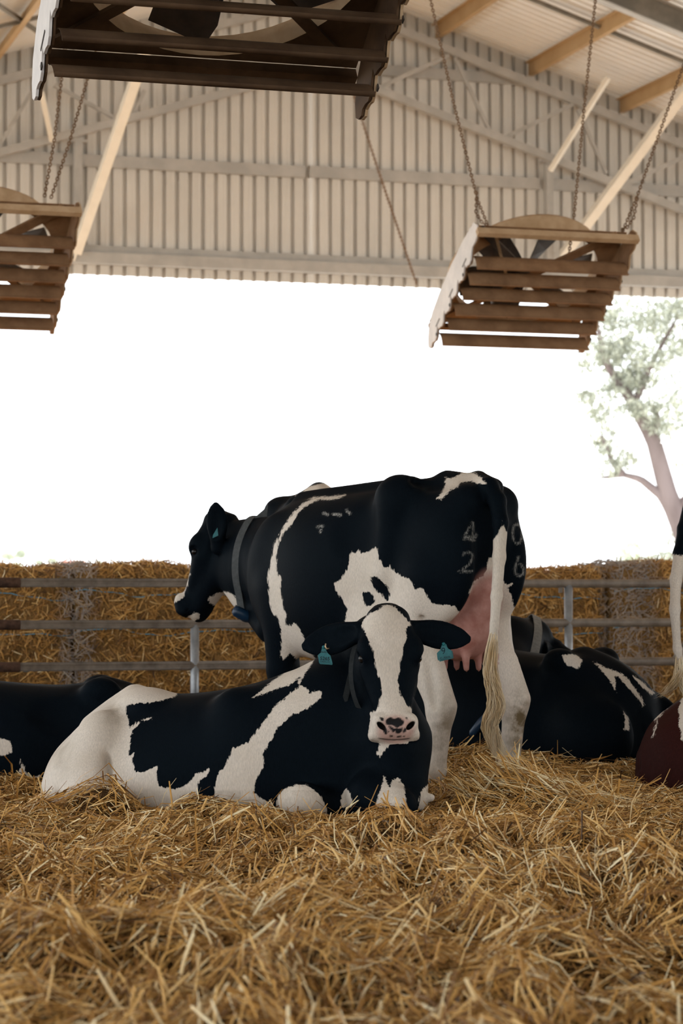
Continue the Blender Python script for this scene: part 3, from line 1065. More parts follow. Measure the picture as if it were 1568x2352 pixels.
class Body:
    def __init__(self):
        self.p = []

    def _add(self, fn, c, r, k, op):
        self.p.append((fn, np.asarray(c, np.float32), r, k, op))
        return self

    def cone(self, a, b, ra, rb, k=0.05, op='u', flat=None):
        """tapered limb; flat = (axis, factor) squeezes the section along one world axis"""
        a, b = np.asarray(a, np.float32), np.asarray(b, np.float32)
        d = b - a
        dd = float(d @ d)
        ax = None if flat is None else (np.asarray(unit(flat[0]), np.float32), flat[1])

        def fn(P):
            q = P - a
            t = np.clip(q @ d / dd, 0, 1)
            q = q - t[:, None] * d
            if ax is not None:
                w = q @ ax[0]
                q = q + (w * (1.0 / ax[1] - 1.0))[:, None] * ax[0]
            return np.sqrt(np.einsum('ij,ij->i', q, q)) - (ra + (rb - ra) * t)
        return self._add(fn, (a + b) / 2, math.sqrt(dd) / 2 + max(ra, rb), k, op)

    def ell(self, c, r, ax=None, k=0.05, op='u'):
        c = np.asarray(c, np.float32)
        r = np.asarray(r, np.float32)
        A = np.eye(3, dtype=np.float32) if ax is None else np.array([unit(v) for v in ax], np.float32)

        def fn(P):
            q = (P - c) @ A.T
            L = np.sqrt(np.einsum('ij,ij->i', q, q))
            s = q / r
            k0 = np.sqrt(np.einsum('ij,ij->i', s, s)) + 1e-6
            return np.where(L < 1e-5, -r.min(), L - L / k0)
        return self._add(fn, c, float(r.max()), k, op)

    def loft(self, o, U, V, W, st, p=2.0, k=0.05, op='u'):
        """rows of st: s, v0, w0, a, b - elliptical sections along U"""
        o = np.asarray(o, np.float32)
        A = np.array([unit(U), unit(V), unit(W)], np.float32)
        st = np.asarray(st, float)
        tab = [catmull(st[:, 0], st[:, i]) for i in range(1, 5)]
        s0, s1 = st[0, 0], st[-1, 0]
        xs = tab[0][0]
        T = [t[1] for t in tab]
        T[2], T[3] = np.maximum(T[2], 0.01), np.maximum(T[3], 0.01)

        def fn(P):
            q = (P - o) @ A.T
            s = np.clip(q[:, 0], s0, s1)
            v = q[:, 1] - np.interp(s, xs, T[0])
            w = q[:, 2] - np.interp(s, xs, T[1])
            a, b = np.interp(s, xs, T[2]), np.interp(s, xs, T[3])
            L = np.sqrt(v * v + w * w)
            k0 = (np.abs(v / a)**p + np.abs(w / b)**p)**(1.0 / p) + 1e-6
            d = np.where(L < 1e-5, -np.minimum(a, b), L - L / k0)
            e = np.abs(q[:, 0] - s)
            return np.where(e > 0, np.sqrt(np.maximum(d, 0)**2 + e * e) + np.minimum(d, 0) * 0.0, d)
        mid = o + A[0] * (s0 + s1) / 2 + A[1] * np.mean(T[0]) + A[2] * np.mean(T[1])
        rad = (s1 - s0) / 2 + max(T[2].max(), T[3].max()) + max(np.abs(T[1] - np.mean(T[1])).max(), np.abs(T[0] - np.mean(T[0])).max())
        return self._add(fn, mid, rad, k, op)

    def dist(self, P, cull=True):
        P = np.asarray(P, np.float32)
        D = np.full(len(P), 5.0, np.float32)
        for fn, c, r, k, op in self.p:
            if cull:
                q = P - c
                idx = np.nonzero(np.einsum('ij,ij->i', q, q) < (r + k + 0.06)**2)[0]
                if not len(idx):
                    continue
                d0, Pi = D[idx], P[idx]
            else:
                idx, d0, Pi = slice(None), D, P
            d1 = fn(Pi)
            if op == 'u':
                h = np.clip(0.5 + 0.5 * (d0 - d1) / k, 0, 1)
                D[idx] = d0 + (d1 - d0) * h - k * h * (1 - h)
            else:
                d1 = -d1
                h = np.clip(0.5 - 0.5 * (d0 - d1) / k, 0, 1)
                D[idx] = d0 + (d1 - d0) * h + k * h * (1 - h)
        return D

    def mesh(self, name, lo, hi, h, fine=None, smooth=1):
        """surface nets on a grid; fine = (lo, hi, h) refines the slabs of one box"""
        ax = []
        for i in range(3):
            if fine is None:
                c = np.arange(lo[i], hi[i] + h, h)
            else:
                a, b, hf = fine[0][i], fine[1][i], fine[2]
                c = np.concatenate([np.arange(a, lo[i] - h, -h)[::-1][:-1] if lo[i] < a - h else [], np.arange(a, b, hf), np.arange(b, hi[i] + h, h)])
            n = (len(c) + 3) // 4 * 4
            c = np.concatenate([c, c[-1] + h * np.arange(1, n - len(c) + 1)])
            ax.append(c.astype(np.float32))
        nx, ny, nz = map(len, ax)
        cen = [a.reshape(-1, 4).mean(1) for a in ax]
        wid = [a.reshape(-1, 4)[:, 3] - a.reshape(-1, 4)[:, 0] for a in ax]
        C = np.stack(np.meshgrid(*cen, indexing='ij'), -1).reshape(-1, 3)
        Wd = np.stack(np.meshgrid(*wid, indexing='ij'), -1).reshape(-1, 3)
        dc = self.dist(C, False)
        act = np.abs(dc) < np.linalg.norm(Wd, axis=1) * 1.1 + 0.012
        G = np.broadcast_to(dc.reshape(nx // 4, 1, ny // 4, 1, nz // 4, 1), (nx // 4, 4, ny // 4, 4, nz // 4, 4)).copy()
        bi = np.stack(np.unravel_index(np.nonzero(act)[0], (nx // 4, ny // 4, nz // 4)), 1)
        o4 = np.arange(4)
        I = bi[:, 0, None] * 4 + o4
        J = bi[:, 1, None] * 4 + o4
        K = bi[:, 2, None] * 4 + o4
        m = len(bi)
        P = np.empty((m, 4, 4, 4, 3), np.float32)
        P[..., 0] = ax[0][I][:, :, None, None]
        P[..., 1] = ax[1][J][:, None, :, None]
        P[..., 2] = ax[2][K][:, None, None, :]
        d = self.dist(P.reshape(-1, 3)).reshape(m, 4, 4, 4)
        G[bi[:, 0], :, bi[:, 1], :, bi[:, 2], :] = d
        G = G.reshape(nx, ny, nz)
        S = G < 0
        cnt = np.zeros((nx - 1, ny - 1, nz - 1), np.int8)
        for a in (0, 1):
            for b in (0, 1):
                for c in (0, 1):
                    cnt += S[a:nx - 1 + a, b:ny - 1 + b, c:nz - 1 + c]
        ci = np.stack(np.nonzero((cnt > 0) & (cnt < 8)), 1)
        idm = np.full(cnt.shape, -1, np.int32)
        idm[ci[:, 0], ci[:, 1], ci[:, 2]] = np.arange(len(ci))
        cv = {}
        for a in (0, 1):
            for b in (0, 1):
                for c in (0, 1):
                    cv[a, b, c] = G[ci[:, 0] + a, ci[:, 1] + b, ci[:, 2] + c]
        acc = np.zeros((len(ci), 3), np.float32)
        num = np.zeros(len(ci), np.float32)
        for e in range(3):
            for u in (0, 1):
                for w in (0, 1):
                    k0 = [0, 0, 0]
                    k0[(e + 1) % 3], k0[(e + 2) % 3] = u, w
                    k1 = list(k0)
                    k1[e] = 1
                    d0, d1 = cv[tuple(k0)], cv[tuple(k1)]
                    cr = (d0 < 0) != (d1 < 0)
                    t = np.where(cr, d0 / np.where(cr, d0 - d1, 1), 0)
                    p = np.tile(np.array(k0, np.float32), (len(ci), 1))
                    p[:, e] = t
                    acc += p * cr[:, None]
                    num += cr
        acc /= num[:, None]
        V = np.stack([ax[i][ci[:, i]] + acc[:, i] * (ax[i][np.minimum(ci[:, i] + 1, len(ax[i]) - 1)] - ax[i][ci[:, i]]) for i in range(3)], 1)
        Q = []
        for e in range(3):
            f, g = (e + 1) % 3, (e + 2) % 3
            sl0 = [slice(1, -1)] * 3
            sl1 = [slice(1, -1)] * 3
            sl0[e], sl1[e] = slice(0, -1), slice(1, None)
            A, B = S[tuple(sl0)], S[tuple(sl1)]
            off = [1, 1, 1]
            off[e] = 0
            for flip, mask in ((False, A & ~B), (True, ~A & B)):
                ix = np.stack(np.nonzero(mask), 1) + np.array(off)
                q = []
                for df, dg in ((0, 0), (-1, 0), (-1, -1), (0, -1)):
                    j = ix.copy()
                    j[:, f] += df
                    j[:, g] += dg
                    q.append(idm[j[:, 0], j[:, 1], j[:, 2]])
                q = np.stack(q, 1)
                Q.append(q[:, ::-1] if flip else q)
        Q = np.concatenate(Q)
        Q = Q[:, ::-1][(Q >= 0).all(1)]
        for _ in range(smooth):
            acc = np.zeros_like(V, dtype=np.float64)
            cn = np.zeros(len(V))
            for a, b in ((0, 1), (1, 2), (2, 3), (3, 0)):
                for i, j in ((Q[:, a], Q[:, b]), (Q[:, b], Q[:, a])):
                    cn += np.bincount(i, minlength=len(V))
                    for x in range(3):
                        acc[:, x] += np.bincount(i, V[j, x], len(V))
            V = 0.5 * V + 0.5 * acc / np.maximum(cn, 1)[:, None]
        return V, Q


def sdpoly(P, poly):
    """signed distance to a closed outline, positive inside"""
    poly = np.asarray(poly, float)
    d = np.full(len(P), 1e9)
    ins = np.zeros(len(P), bool)
    for a, b in zip(poly, np.roll(poly, -1, 0)):
        e = b - a
        w = P - a
        t = np.clip((w @ e) / max(e @ e, 1e-9), 0, 1)
        q = w - t[:, None] * e
        d = np.minimum(d, np.einsum('ij,ij->i', q, q))
        c = ((a[1] <= P[:, 1]) != (b[1] <= P[:, 1]))
        if abs(e[1]) > 1e-9:
            ins ^= c & (P[:, 0] < a[0] + e[0] * (P[:, 1] - a[1]) / e[1])
    return np.where(ins, 1, -1) * np.sqrt(d)


def dline(P, pts):
    d = np.full(len(P), 1e9)
    pts = np.asarray(pts, float)
    for a, b in zip(pts[:-1], pts[1:]):
        e = b - a
        w = P - a
        t = np.clip((w @ e) / max(e @ e, 1e-9), 0, 1)
        q = w - t[:, None] * e
        d = np.minimum(d, np.einsum('ij,ij->i', q, q))
    return np.sqrt(d)


def crop(ox, oy, sc, pts):
    return [(ox + a / sc, oy + b / sc) for a, b in pts]


def poly_max(px, polys):
    r = np.full(len(px), -60.0)
    for p in polys:
        r = np.maximum(r, sdpoly(px, p))
    return r


def sstep(x, a, b):
    t = np.clip((x - a) / (b - a), 0, 1)
    return t * t * (3 - 2 * t)


HEAD = [(-.035, .010, .055, .050, .035), (0.0, .045, .065, .078, .060), (.06, .062, .085, .098, .08), (.12, .070, .10, .115, .09),
        (.20, .066, .11, .124, .10), (.27, .052, .11, .112, .09), (.34, .043, .10, .092, .08), (.41, .040, .095, .078, .08),
        (.46, .044, .085, .074, .08), (.50, .052, .075, .086, .08), (.535, .050, .070, .099, .07), (.560, .040, .062, .102, .06), (.578, .020, .045, .085, .05), (.586, .004, .03, .05, .04)]


def add_head(B, o, U, W, sc=1.0, ss=None, k=0.03):
    """o: poll, U: poll to muzzle, W: out of the face; returns the head frame"""
    U = unit(U)
    W = unit(np.asarray(W) - U * (np.asarray(W) @ U))
    V = np.cross(U, W)
    ss = ss or sc

    def P(s, v, w):
        return np.asarray(o) + U * s * ss + (V * v + W * w) * sc
    st = [(s * ss, 0, (f - b) / 2 * sc, a * sc, (f + b) / 2 * sc) for s, f, b, a, _ in HEAD]
    B.loft(o, U, V, W, st, 2.35, k)
    jaw = [(.05, -.10, .05, .05), (.13, -.125, .088, .085), (.21, -.135, .108, .095), (.29, -.115, .100, .08), (.38, -.088, .078, .055), (.47, -.070, .066, .045), (.53, -.066, .066, .035), (.56, -.066, .045, .022)]
    B.loft(o, U, V, W, [(s * ss, 0, w * sc, a * sc, b * sc) for s, w, a, b in jaw], 2.2, 0.03 * sc)
    for sd in (-1, 1):
        B.ell(P(.175, .100 * sd, .022), np.array([.050, .034, .036]) * sc, (U, V, W), 0.03 * sc)          # brow
        B.ell(P(.215, .126 * sd, .010), np.array([.030, .014, .022]) * sc, (U, V, W), 0.012 * sc, 's')       # socket
        B.cone(P(.24, .095 * sd, -.02), P(.40, .060 * sd, -.005), .018 * sc, .012 * sc, 0.03 * sc)              # cheek ridge
        B.ell(P(.505, .066 * sd, .030), np.array([.032, .026, .024]) * sc, (U, V, W), 0.025 * sc)
        B.ell(P(.527, .058 * sd, .048), np.array([.0100, .021, .034]) * sc, (unit(U + 0.85 * sd * V), unit(V - 0.85 * sd * U), W), 0.010 * sc, 's')  # nostril
    B.ell(P(.540, 0, -.062), np.array([.046, .062, .036]) * sc, (U, V, W), 0.015 * sc)                       # lower lip
    B.ell(P(.545, 0, -.040), np.array([.045, .085, .005]) * sc, (unit(U + .25 * W), V, unit(W - .25 * U)), 0.010 * sc, 's')   # mouth
    B.ell(P(.02, 0, .02), np.array([.045, .065, .05]) * sc, (U, V, W), 0.04 * sc)                               # poll
    return P, U, V, W


def add_ear(B, root, tip, face, half, thick=0.011, k=0.025, cup=0.026):
    root, tip = np.asarray(root), np.asarray(tip)
    L = np.linalg.norm(tip - root)
    d = (tip - root) / L
    n = unit(np.asarray(face) - d * (np.asarray(face) @ d))
    s = np.cross(n, d)
    B.cone(root - d * 0.02, root + d * L * 0.42, 0.040, half * 0.62, k, flat=(n, 0.75))
    B.loft(root, d, s, n, [(L * .12, 0, 0, half * .55, .030), (L * .3, 0, 0, half * .85, .024), (L * .52, 0, -.004, half, thick * 1.5),
                           (L * .72, 0, -.004, half * .88, thick * 1.2), (L * .88, 0, 0, half * .58, thick), (L * .98, 0, .002, half * .2, thick * .7)], 2.0, 0.02)
    B.ell(root + d * L * 0.52 + n * cup, (L * .36, half * .68, 0.022), (d, s, n), 0.02, 's')


def hide(name, V, Q, px_patch, mat, loc, extra=None):
    me = big_mesh(name, V - np.asarray(loc), Q)
    ex = extra or {}
    set_attr(me, 'patch', px_patch)
    for k in ('pink', 'dirt', 'brand', 'nose', 'dark'):
        set_attr(me, k, ex.get(k, np.zeros(len(V))))
    o = link(name, me, mat)
    o.location = loc
    return o


def kid(mb, name, mat, parent, smooth=False):
    o = mb.build(name, mat, parent, smooth)
    o.location = -Vector(parent.location)
    return o


def hit(B, a, b, y0=9.0, y1=15.0):
    """first point of a body seen at a pixel"""
    ys = np.linspace(y0, y1, 600)
    r = ray(a, b)
    P = EYE + r * (ys / r[1])[:, None]
    D = B.dist(P)
    k = np.nonzero(D < 0)[0]
    return P[k[0]] if len(k) else P[-1]


def ball(c, r, n=14):
    mb = MB()
    v, f = [], []
    for i in range(n + 1):
        th = math.pi * i / n
        for j in range(2 * n):
            ph = math.pi * j / n
            v.append(np.asarray(c) + r * np.array([math.sin(th) * math.cos(ph), math.sin(th) * math.sin(ph), math.cos(th)]))
    for i in range(n):
        for j in range(2 * n):
            f.append((i * 2 * n + j, (i + 1) * 2 * n + j, (i + 1) * 2 * n + (j + 1) % (2 * n), i * 2 * n + (j + 1) % (2 * n)))
    return mb.add(v, f)


def collar(B, c, axis, width, gap, mat, parent, up=(0, 0, 1), r0=0.42, lift=None, name='collar', n=56):
    """strap round a neck: the ring follows the hide, `gap` off it"""
    ax = unit(axis)
    s = unit(np.cross(ax, up))
    u = np.cross(s, ax)
    ang = np.linspace(0, 2 * math.pi, n, endpoint=False)
    rad = []
    for a in ang:
        d = s * math.cos(a) + u * math.sin(a)
        t = np.linspace(r0, 0.02, 120)
        D = B.dist(np.asarray(c) + d * t[:, None])
        hit = np.nonzero(D < gap)[0]
        rad.append(t[hit[0]] if len(hit) else 0.05)
    rad = np.array(rad)
    for _ in range(4):
        rad = np.maximum(rad, (np.roll(rad, 1) + np.roll(rad, -1)) / 2) * 0.6 + 0.4 * rad
    if lift is not None:
        rad = rad + lift * np.maximum(-np.sin(ang), 0)**2
    v, f = [], []
    for a, r in zip(ang, rad):
        d = s * math.cos(a) + u * math.sin(a)
        p = np.asarray(c) + d * r
        for w, th in ((-.5, 0), (.5, 0), (.5, .006), (-.5, .006)):
            v.append(p + ax * w * width + d * th)
    for i in range(n):
        j = (i + 1) % n
        for k in range(4):
            f.append((4 * i + k, 4 * i + (k + 1) % 4, 4 * j + (k + 1) % 4, 4 * j + k))
    o = kid(MB().add(v, f), name, mat, parent)
    return o, lambda a: np.asarray(c) + (s * math.cos(a) + u * math.sin(a)) * np.interp(a % (2 * math.pi), ang, rad)


def strands(name, guides, n, spread0, spread1, r, mat, parent, wave=0.01, kind=None):
    """hair: thin tapered ribbons round a guide line"""
    g = np.asarray(guides, float)
    t = np.linspace(0, 1, 28)
    tt = np.linspace(0, 1, len(g))
    base = np.stack([np.interp(t, tt, g[:, k]) for k in range(3)], 1)
    for _ in range(1):
        base[1:-1] = (base[:-2] + 2 * base[1:-1] + base[2:]) / 4
    mb = MB()
    V, Q = [], []
    for i in range(n):
        o = RNG.normal(0, 1, 3)
        o = o / np.linalg.norm(o) * RNG.uniform(0, 1)**0.5
        L = RNG.uniform(0.55, 1.0)
        sp = (spread0 + (spread1 - spread0) * np.sin(np.pi * np.minimum(t * 1.15, 1)))[:, None]
        ph = RNG.uniform(0, 6.28)
        w = wave * np.sin(t * 9 + ph + o[0] * 2)[:, None] * t[:, None]
        st = RNG.uniform(0, 0.35)
        k = st + (L - st * 0.5) * t * (1 - st)
        k = np.clip(k, 0, 1)
        p = np.stack([np.interp(k, t, base[:, x]) for x in range(3)], 1) + o * sp + np.array([1.0, 0.3, 0]) * w
        rr = r * (1 - 0.85 * t**2)
        for s in range(len(t)):
            V += [p[s] + np.array([rr[s], 0, 0]), p[s] + np.array([-rr[s], rr[s] * .6, 0]), p[s] + np.array([0, -rr[s], 0])]
        b = i * len(t) * 3
        for s in range(len(t) - 1):
            for k3 in range(3):
                a0, a1 = b + s * 3 + k3, b + s * 3 + (k3 + 1) % 3
                Q.append((a0, a1, a1 + 3, a0 + 3))
    me = big_mesh(name, np.array(V) - np.array(parent.location), np.array(Q))
    o = link(name, me, mat, parent)
    return o


def text_mesh(txt, size, shear=0.0, bold=0.0):
    cu = bpy.data.curves.new('txt', 'FONT')
    cu.body = txt
    cu.size = size
    cu.align_x = 'CENTER'
    cu.align_y = 'CENTER'
    cu.shear = shear
    cu.extrude = 0.0004
    cu.offset = bold
    cu.resolution_u = 3
    o = bpy.data.objects.new('txt', cu)
    COL.objects.link(o)
    bpy.context.view_layer.update()
    me = bpy.data.meshes.new_from_object(o.evaluated_get(bpy.context.evaluated_depsgraph_get()))
    bpy.data.objects.remove(o)
    return me


def ear_tag(cow, outline, y, back_shift, lines, stud, roll):
    """teal plate traced in pixels at depth y, with its print and stud as sub-parts"""
    pts = [at(a, b, y) for a, b in outline]
    t = kid(MB().plate(pts, (0, 1, 0), 0.003), 'ear_tag', M['tag'], cow)
    t['label'] = 'teal plastic ear tag with black print'
    bk = kid(MB().plate([at(a + back_shift[0], b + back_shift[1], y + 0.022) for a, b in outline], (0, 1, 0), 0.003), 'ear_tag_back', M['tag'], t)
    bk.location = (0, 0, 0)
    for txt, px, py, size, shear, bold in lines:
        me = text_mesh(txt, size, shear, bold)
        o = link('tag_print', me, M['tag_ink'], t)
        p = at(px, py, y) + np.array([0, -0.0022, 0])
        o.location = Vector(p)
        o.rotation_euler = (math.pi / 2, roll, 0)
    s = kid(ball(at(stud[0], stud[1], y) + np.array([0, -0.002, 0]), 0.0075, 8), 'stud', M['tag'], t, True)
    s.location = (0, 0, 0)
    return t


COWS = []
TRUNK = [(-.035, 1.30, 1.16, .05), (0.0, 1.385, 1.08, .115), (.06, 1.425, .98, .185), (.14, 1.452, .88, .225), (.24, 1.468, .78, .25), (.36, 1.472, .70, .262),
         (.48, 1.462, .64, .268), (.62, 1.435, .595, .300), (.80, 1.415, .56, .340), (1.0, 1.405, .55, .345), (1.18, 1.40, .57, .305),
         (1.33, 1.375, .61, .245), (1.44, 1.325, .66, .215), (1.54, 1.24, .74, .165), (1.62, 1.12, .86, .09)]


def standing_trunk(B, o, h, l, hz=0.0):
    Z = np.array([0, 0, 1.0])

    def L(x, y, z):
        return np.asarray(o) + h * x + l * y + Z * z
    B.loft(o, h, l, Z, [(s, 0, (t + b) / 2, a, (t - b) / 2) for s, t, b, a in TRUNK], 2.25, 0.04)
    for sd in (-1, 1):
        B.ell(L(.43, .200 * sd, 1.375 + hz), (.13, .085, .105), (h, l, Z), 0.10)             # hook bone
        B.cone(L(.44, .235 * sd, 1.34), L(.46, .262 * sd, 1.02), .055, .06, 0.11)
        B.ell(L(.055, .125 * sd, 1.33), (.075, .075, .085), (h, l, Z), 0.09)              # pin bone
        B.ell(L(.24, .175 * sd, 1.44), (.12, .05, .025), (h, l, Z), 0.07, 's')           # hollow beside the tail head
        B.ell(L(.64, .335 * sd, 1.25), (.10, .05, .13), (h, l, Z), 0.09, 's')            # flank hollow
        B.ell(L(.20, .185 * sd, 1.06), (.225, .105, .30), (h, l, Z), 0.07)               # thigh
        B.ell(L(1.32, .165 * sd, 1.02), (.19, .085, .28), (h, l, Z), 0.08)               # shoulder
        B.ell(L(.55, .25 * sd, .76), (.16, .06, .12), (h, l, Z), 0.08)                   # stifle fold
    B.cone(L(.55, 0, 1.437), L(1.30, 0, 1.385), .045, .045, 0.06)                          # backbone
    B.cone(L(.30, 0, 1.452), L(.0, 0, 1.41), .05, .045, 0.05)                              # tail head
    return L


def hind_leg(B, L, x, y, hipy, dz=0.0):
    sd = 1 if y > 0 else -1
    B.cone(L(.24, hipy * sd, .98), L(x + .13, y, .74), .150, .105, 0.08)
    B.cone(L(x + .13, y, .76), L(x - .045, y, .47 + dz), .105, .064, 0.05)
    B.cone(L(x - .02, y, .66 + dz), L(x - .105, y, .475 + dz), .034, .036, 0.035)                     # hamstring to the point of the hock
    B.ell(L(x - .045, y, .44 + dz), (.062, .052, .080), None, 0.04)
    B.cone(L(x - .05, y, .44 + dz), L(x - .02, y, .10), .058, .048, 0.03)
    B.cone(L(x + .012, y + .062 * sd, .80), L(x - .062, y + .055 * sd, .48 + dz), .010, .012, 0.035, 's')
    B.ell(L(x - .01, y, .06), (.055, .055, .05), None, 0.03)
    B.cone(L(x, y, .05), L(x + .04, y, -.11), .045, .062, 0.03)


def front_leg(B, L, x, y):
    B.cone(L(x, y * .95, .92), L(x, y, .52), .110, .066, 0.08)
    B.ell(L(x + .005, y, .40), (.055, .052, .075), None, 0.04)
    B.cone(L(x, y, .52), L(x, y, .08), .056, .042, 0.04)
    B.ell(L(x, y, .04), (.052, .052, .05), None, 0.03)
    B.cone(L(x, y, .04), L(x + .03, y, -.11), .044, .06, 0.03)


# ---- the standing cow, seen from behind and to its left
A1 = math.radians(135)
h1, l1 = np.array([math.cos(A1), math.sin(A1), 0]), np.array([-math.sin(A1), math.cos(A1), 0])
O1 = np.array([at(1135, 1366, 11.5)[0], 11.5, 0.0])
B1 = Body()
L1 = standing_trunk(B1, O1, h1, l1)
hind_leg(B1, L1, .225, .185, .17, -.10)
hind_leg(B1, L1, .085, -.185, .17, -.075)
front_leg(B1, L1, 1.30, .17)
front_leg(B1, L1, 1.28, -.17)
B1.ell(L1(.22, 0, .815), (.20, .135, .235), (h1, l1, BZ), 0.05)                                # udder
B1.ell(L1(.10, 0, .95), (.10, .10, .18), (h1, l1, BZ), 0.06)
for x, y in ((.14, .05), (.15, -.05), (.25, .08), (.30, -.06)):
    B1.cone(L1(x, y, .63), L1(x - .004, y, .545), .023, .015, 0.018)
# tail
tl = [at(1098, 1104, 11.62), at(1122, 1118, 11.45), at(1141, 1150, 11.40), at(1149, 1200, 11.36), at(1146, 1280, 11.34), at(1140, 1370, 11.32), at(1132, 1470, 11.30), at(1128, 1560, 11.28)]
tr = [.050, .044, .042, .036, .030, .026, .021, .016]
for i in range(len(tl) - 1):
    B1.cone(tl[i], tl[i + 1], tr[i], tr[i + 1], 0.02)
# neck and head
nk = [L1(1.36, 0, 1.07), at(578, 1302, 12.86), at(522, 1282, 13.02)]
B1.cone(nk[0], nk[1], .25, .212, 0.09, flat=(l1, 0.66))
B1.cone(nk[1], nk[2], .205, .150, 0.07, flat=((0.6, 0.8, 0), 0.62))
B1.cone(at(650, 1207, 12.65), at(530, 1222, 13.0), .05, .06, 0.06)
B1.cone(at(625, 1440, 12.62), at(560, 1378, 12.9), .09, .05, 0.06)
ho1 = at(508, 1190, 13.05)
U1 = unit(at(434, 1401, 13.12) - ho1)
P1, U1, V1, W1 = add_head(B1, ho1, U1, (-0.80, 0.46, 0.34), 1.12, .97)
near1 = 1 if V1[1] < 0 else -1
add_ear(B1, at(500, 1250, 12.86), at(496, 1152, 12.80), (-0.30, -0.95, 0.05), 0.062)
add_ear(B1, P1(.035, -.075 * near1, -.03), P1(.02, -.25 * near1, -.06), (-0.75, 0.3, 0.3), 0.055)
B1.ell(at(527, 1200, 13.03), (.05, .06, .04), None, 0.04)
V, Q = B1.mesh('cow', (-1.15, 11.0, -.15), (1.05, 13.5, 1.56), 0.0105, ((-1.02, 12.72, .72), (-.62, 13.3, 1.45), 0.0072))
px = project(V)
C1 = lambda pts: crop(380, 1060, 1.8233, pts)
flank = C1([(780, 372), (790, 384), (808, 370), (820, 386), (850, 375), (882, 358), (890, 385), (912, 440), (925, 447), (940, 435), (955, 462), (1000, 485), (1020, 490),
            (1045, 537), (1075, 526), (1095, 562), (1115, 590), (1140, 600), (1185, 597), (1210, 605), (1240, 641), (1262, 612), (1285, 580), (1270, 550), (1290, 505),
            (1330, 480), (1345, 450), (1352, 400), (1420, 400), (1405, 450), (1410, 500), (1430, 510), (1452, 512), (1435, 530), (1450, 575), (1468, 626), (1490, 610), (1515, 583), (1560, 575),
            (1700, 1700), (700, 1700), (640, 800), (715, 720), (750, 690), (758, 620), (745, 580), (712, 540), (705, 510), (735, 490), (755, 460), (770, 400)])
spots = [C1([(860, 485), (885, 478), (905, 500), (925, 520), (940, 560), (940, 585), (925, 590), (905, 560), (880, 540), (865, 510)]),
         C1([(822, 552), (850, 543), (872, 560), (878, 590), (860, 605), (838, 600), (825, 580)])]
stripe = C1([(755, 140), (620, 150), (570, 178), (520, 233), (485, 290), (455, 350), (440, 420), (428, 490), (432, 540), (432, 590), (440, 610), (455, 642), (465, 640), (480, 690),
             (485, 760), (478, 812), (495, 835), (520, 800), (560, 840), (600, 900), (640, 850), (600, 770), (550, 683), (535, 668), (530, 690), (500, 682), (505, 640), (490, 600), (480, 540),
             (483, 480), (470, 480), (462, 420), (470, 352), (495, 300), (530, 262), (550, 228), (580, 190), (640, 160), (720, 158)])
rump = C1([(1172, 62), (1195, 72), (1250, 40), (1300, 50), (1348, 95), (1330, 100), (1300, 92), (1280, 80), (1235, 88), (1225, 105), (1195, 117), (1170, 142), (1155, 157), (1132, 157), (1165, 120), (1172, 85)])
face = [C1([(100, 472), (75, 510), (45, 555), (30, 590), (50, 588), (75, 572), (82, 545), (95, 500)]),
        C1([(180, 570), (195, 566), (215, 550), (265, 545), (290, 560), (305, 600), (255, 625), (220, 605), (195, 602), (185, 590)]),
        C1([(85, 660), (120, 630), (145, 635), (140, 655), (110, 680)])]
dT = np.min([np.linalg.norm(V - (a + (b - a) * np.clip(((V - a) @ (b - a)) / ((b - a) @ (b - a)), 0, 1)[:, None]), axis=1) for a, b in zip(tl[:-1], tl[1:])], axis=0)
is_tail = dT < 0.055
lx, ly = (V - O1) @ h1, (V - O1) @ l1
head1 = (V - ho1) @ W1 + 0.0
near_head = (px[:, 0] < 560) & (V[:, 1] > 12.6)
fl = poly_max(px, [flank])
for s in spots:
    fl = np.minimum(fl, -sdpoly(px, s))
fl = np.where(ly < -0.05, np.where(lx < 0.28, fl, np.minimum(fl, (0.80 - V[:, 2]) * 470)), fl)
st = np.where(V[:, 2] > 0.5, poly_max(px, [stripe]), poly_max(px, [stripe]))
pt = np.maximum(np.maximum(fl, st), poly_max(px, [rump]))
pt = np.where(near_head, poly_max(px, face), pt)
pt = np.where(is_tail & (V[:, 2] < 1.42), np.where(px[:, 1] > 1180, sdpoly(px, [(1152, 1195), (1170, 1240), (1190, 1800), (1060, 1800), (1122, 1300), (1128, 1242), (1146, 1225)]), -30), pt)
ud = np.linalg.norm((V - L1(.20, 0, .82)) @ np.array([h1, l1, BZ]).T / np.array([.23, .145, .30]), axis=1)
pink = sstep(1.14 - ud, 0.0, 0.16) * (~is_tail) * sstep(-np.abs(ly), -.19, -.13)
teat = (V[:, 2] < .61) & (np.abs(ly) < .12) & (lx > .08) & (lx < .42)
pink = np.maximum(pink, teat * 1.0)
mz = P1(.53, 0, .0)
dirt = np.exp(-((px[:, 0] - 1192) / 22)**2 - ((px[:, 1] - 1650) / 60)**2) * 1.1 + 0.35 * sstep(-V[:, 2], -.5, -.1) + np.exp(-((px[:, 0] - 1170) / 20)**2 - ((px[:, 1] - 1770) / 40)**2) * 0.7
dirt = dirt * 1.3 + np.exp(-((px[:, 0] - 1020) / 25)**2 - ((px[:, 1] - 1655) / 70)**2) * .45
dirt *= (V[:, 2] < 0.75)
CB = lambda pts: crop(1020, 1120, 7.4667, pts)
br = np.full(len(V), 99.0)
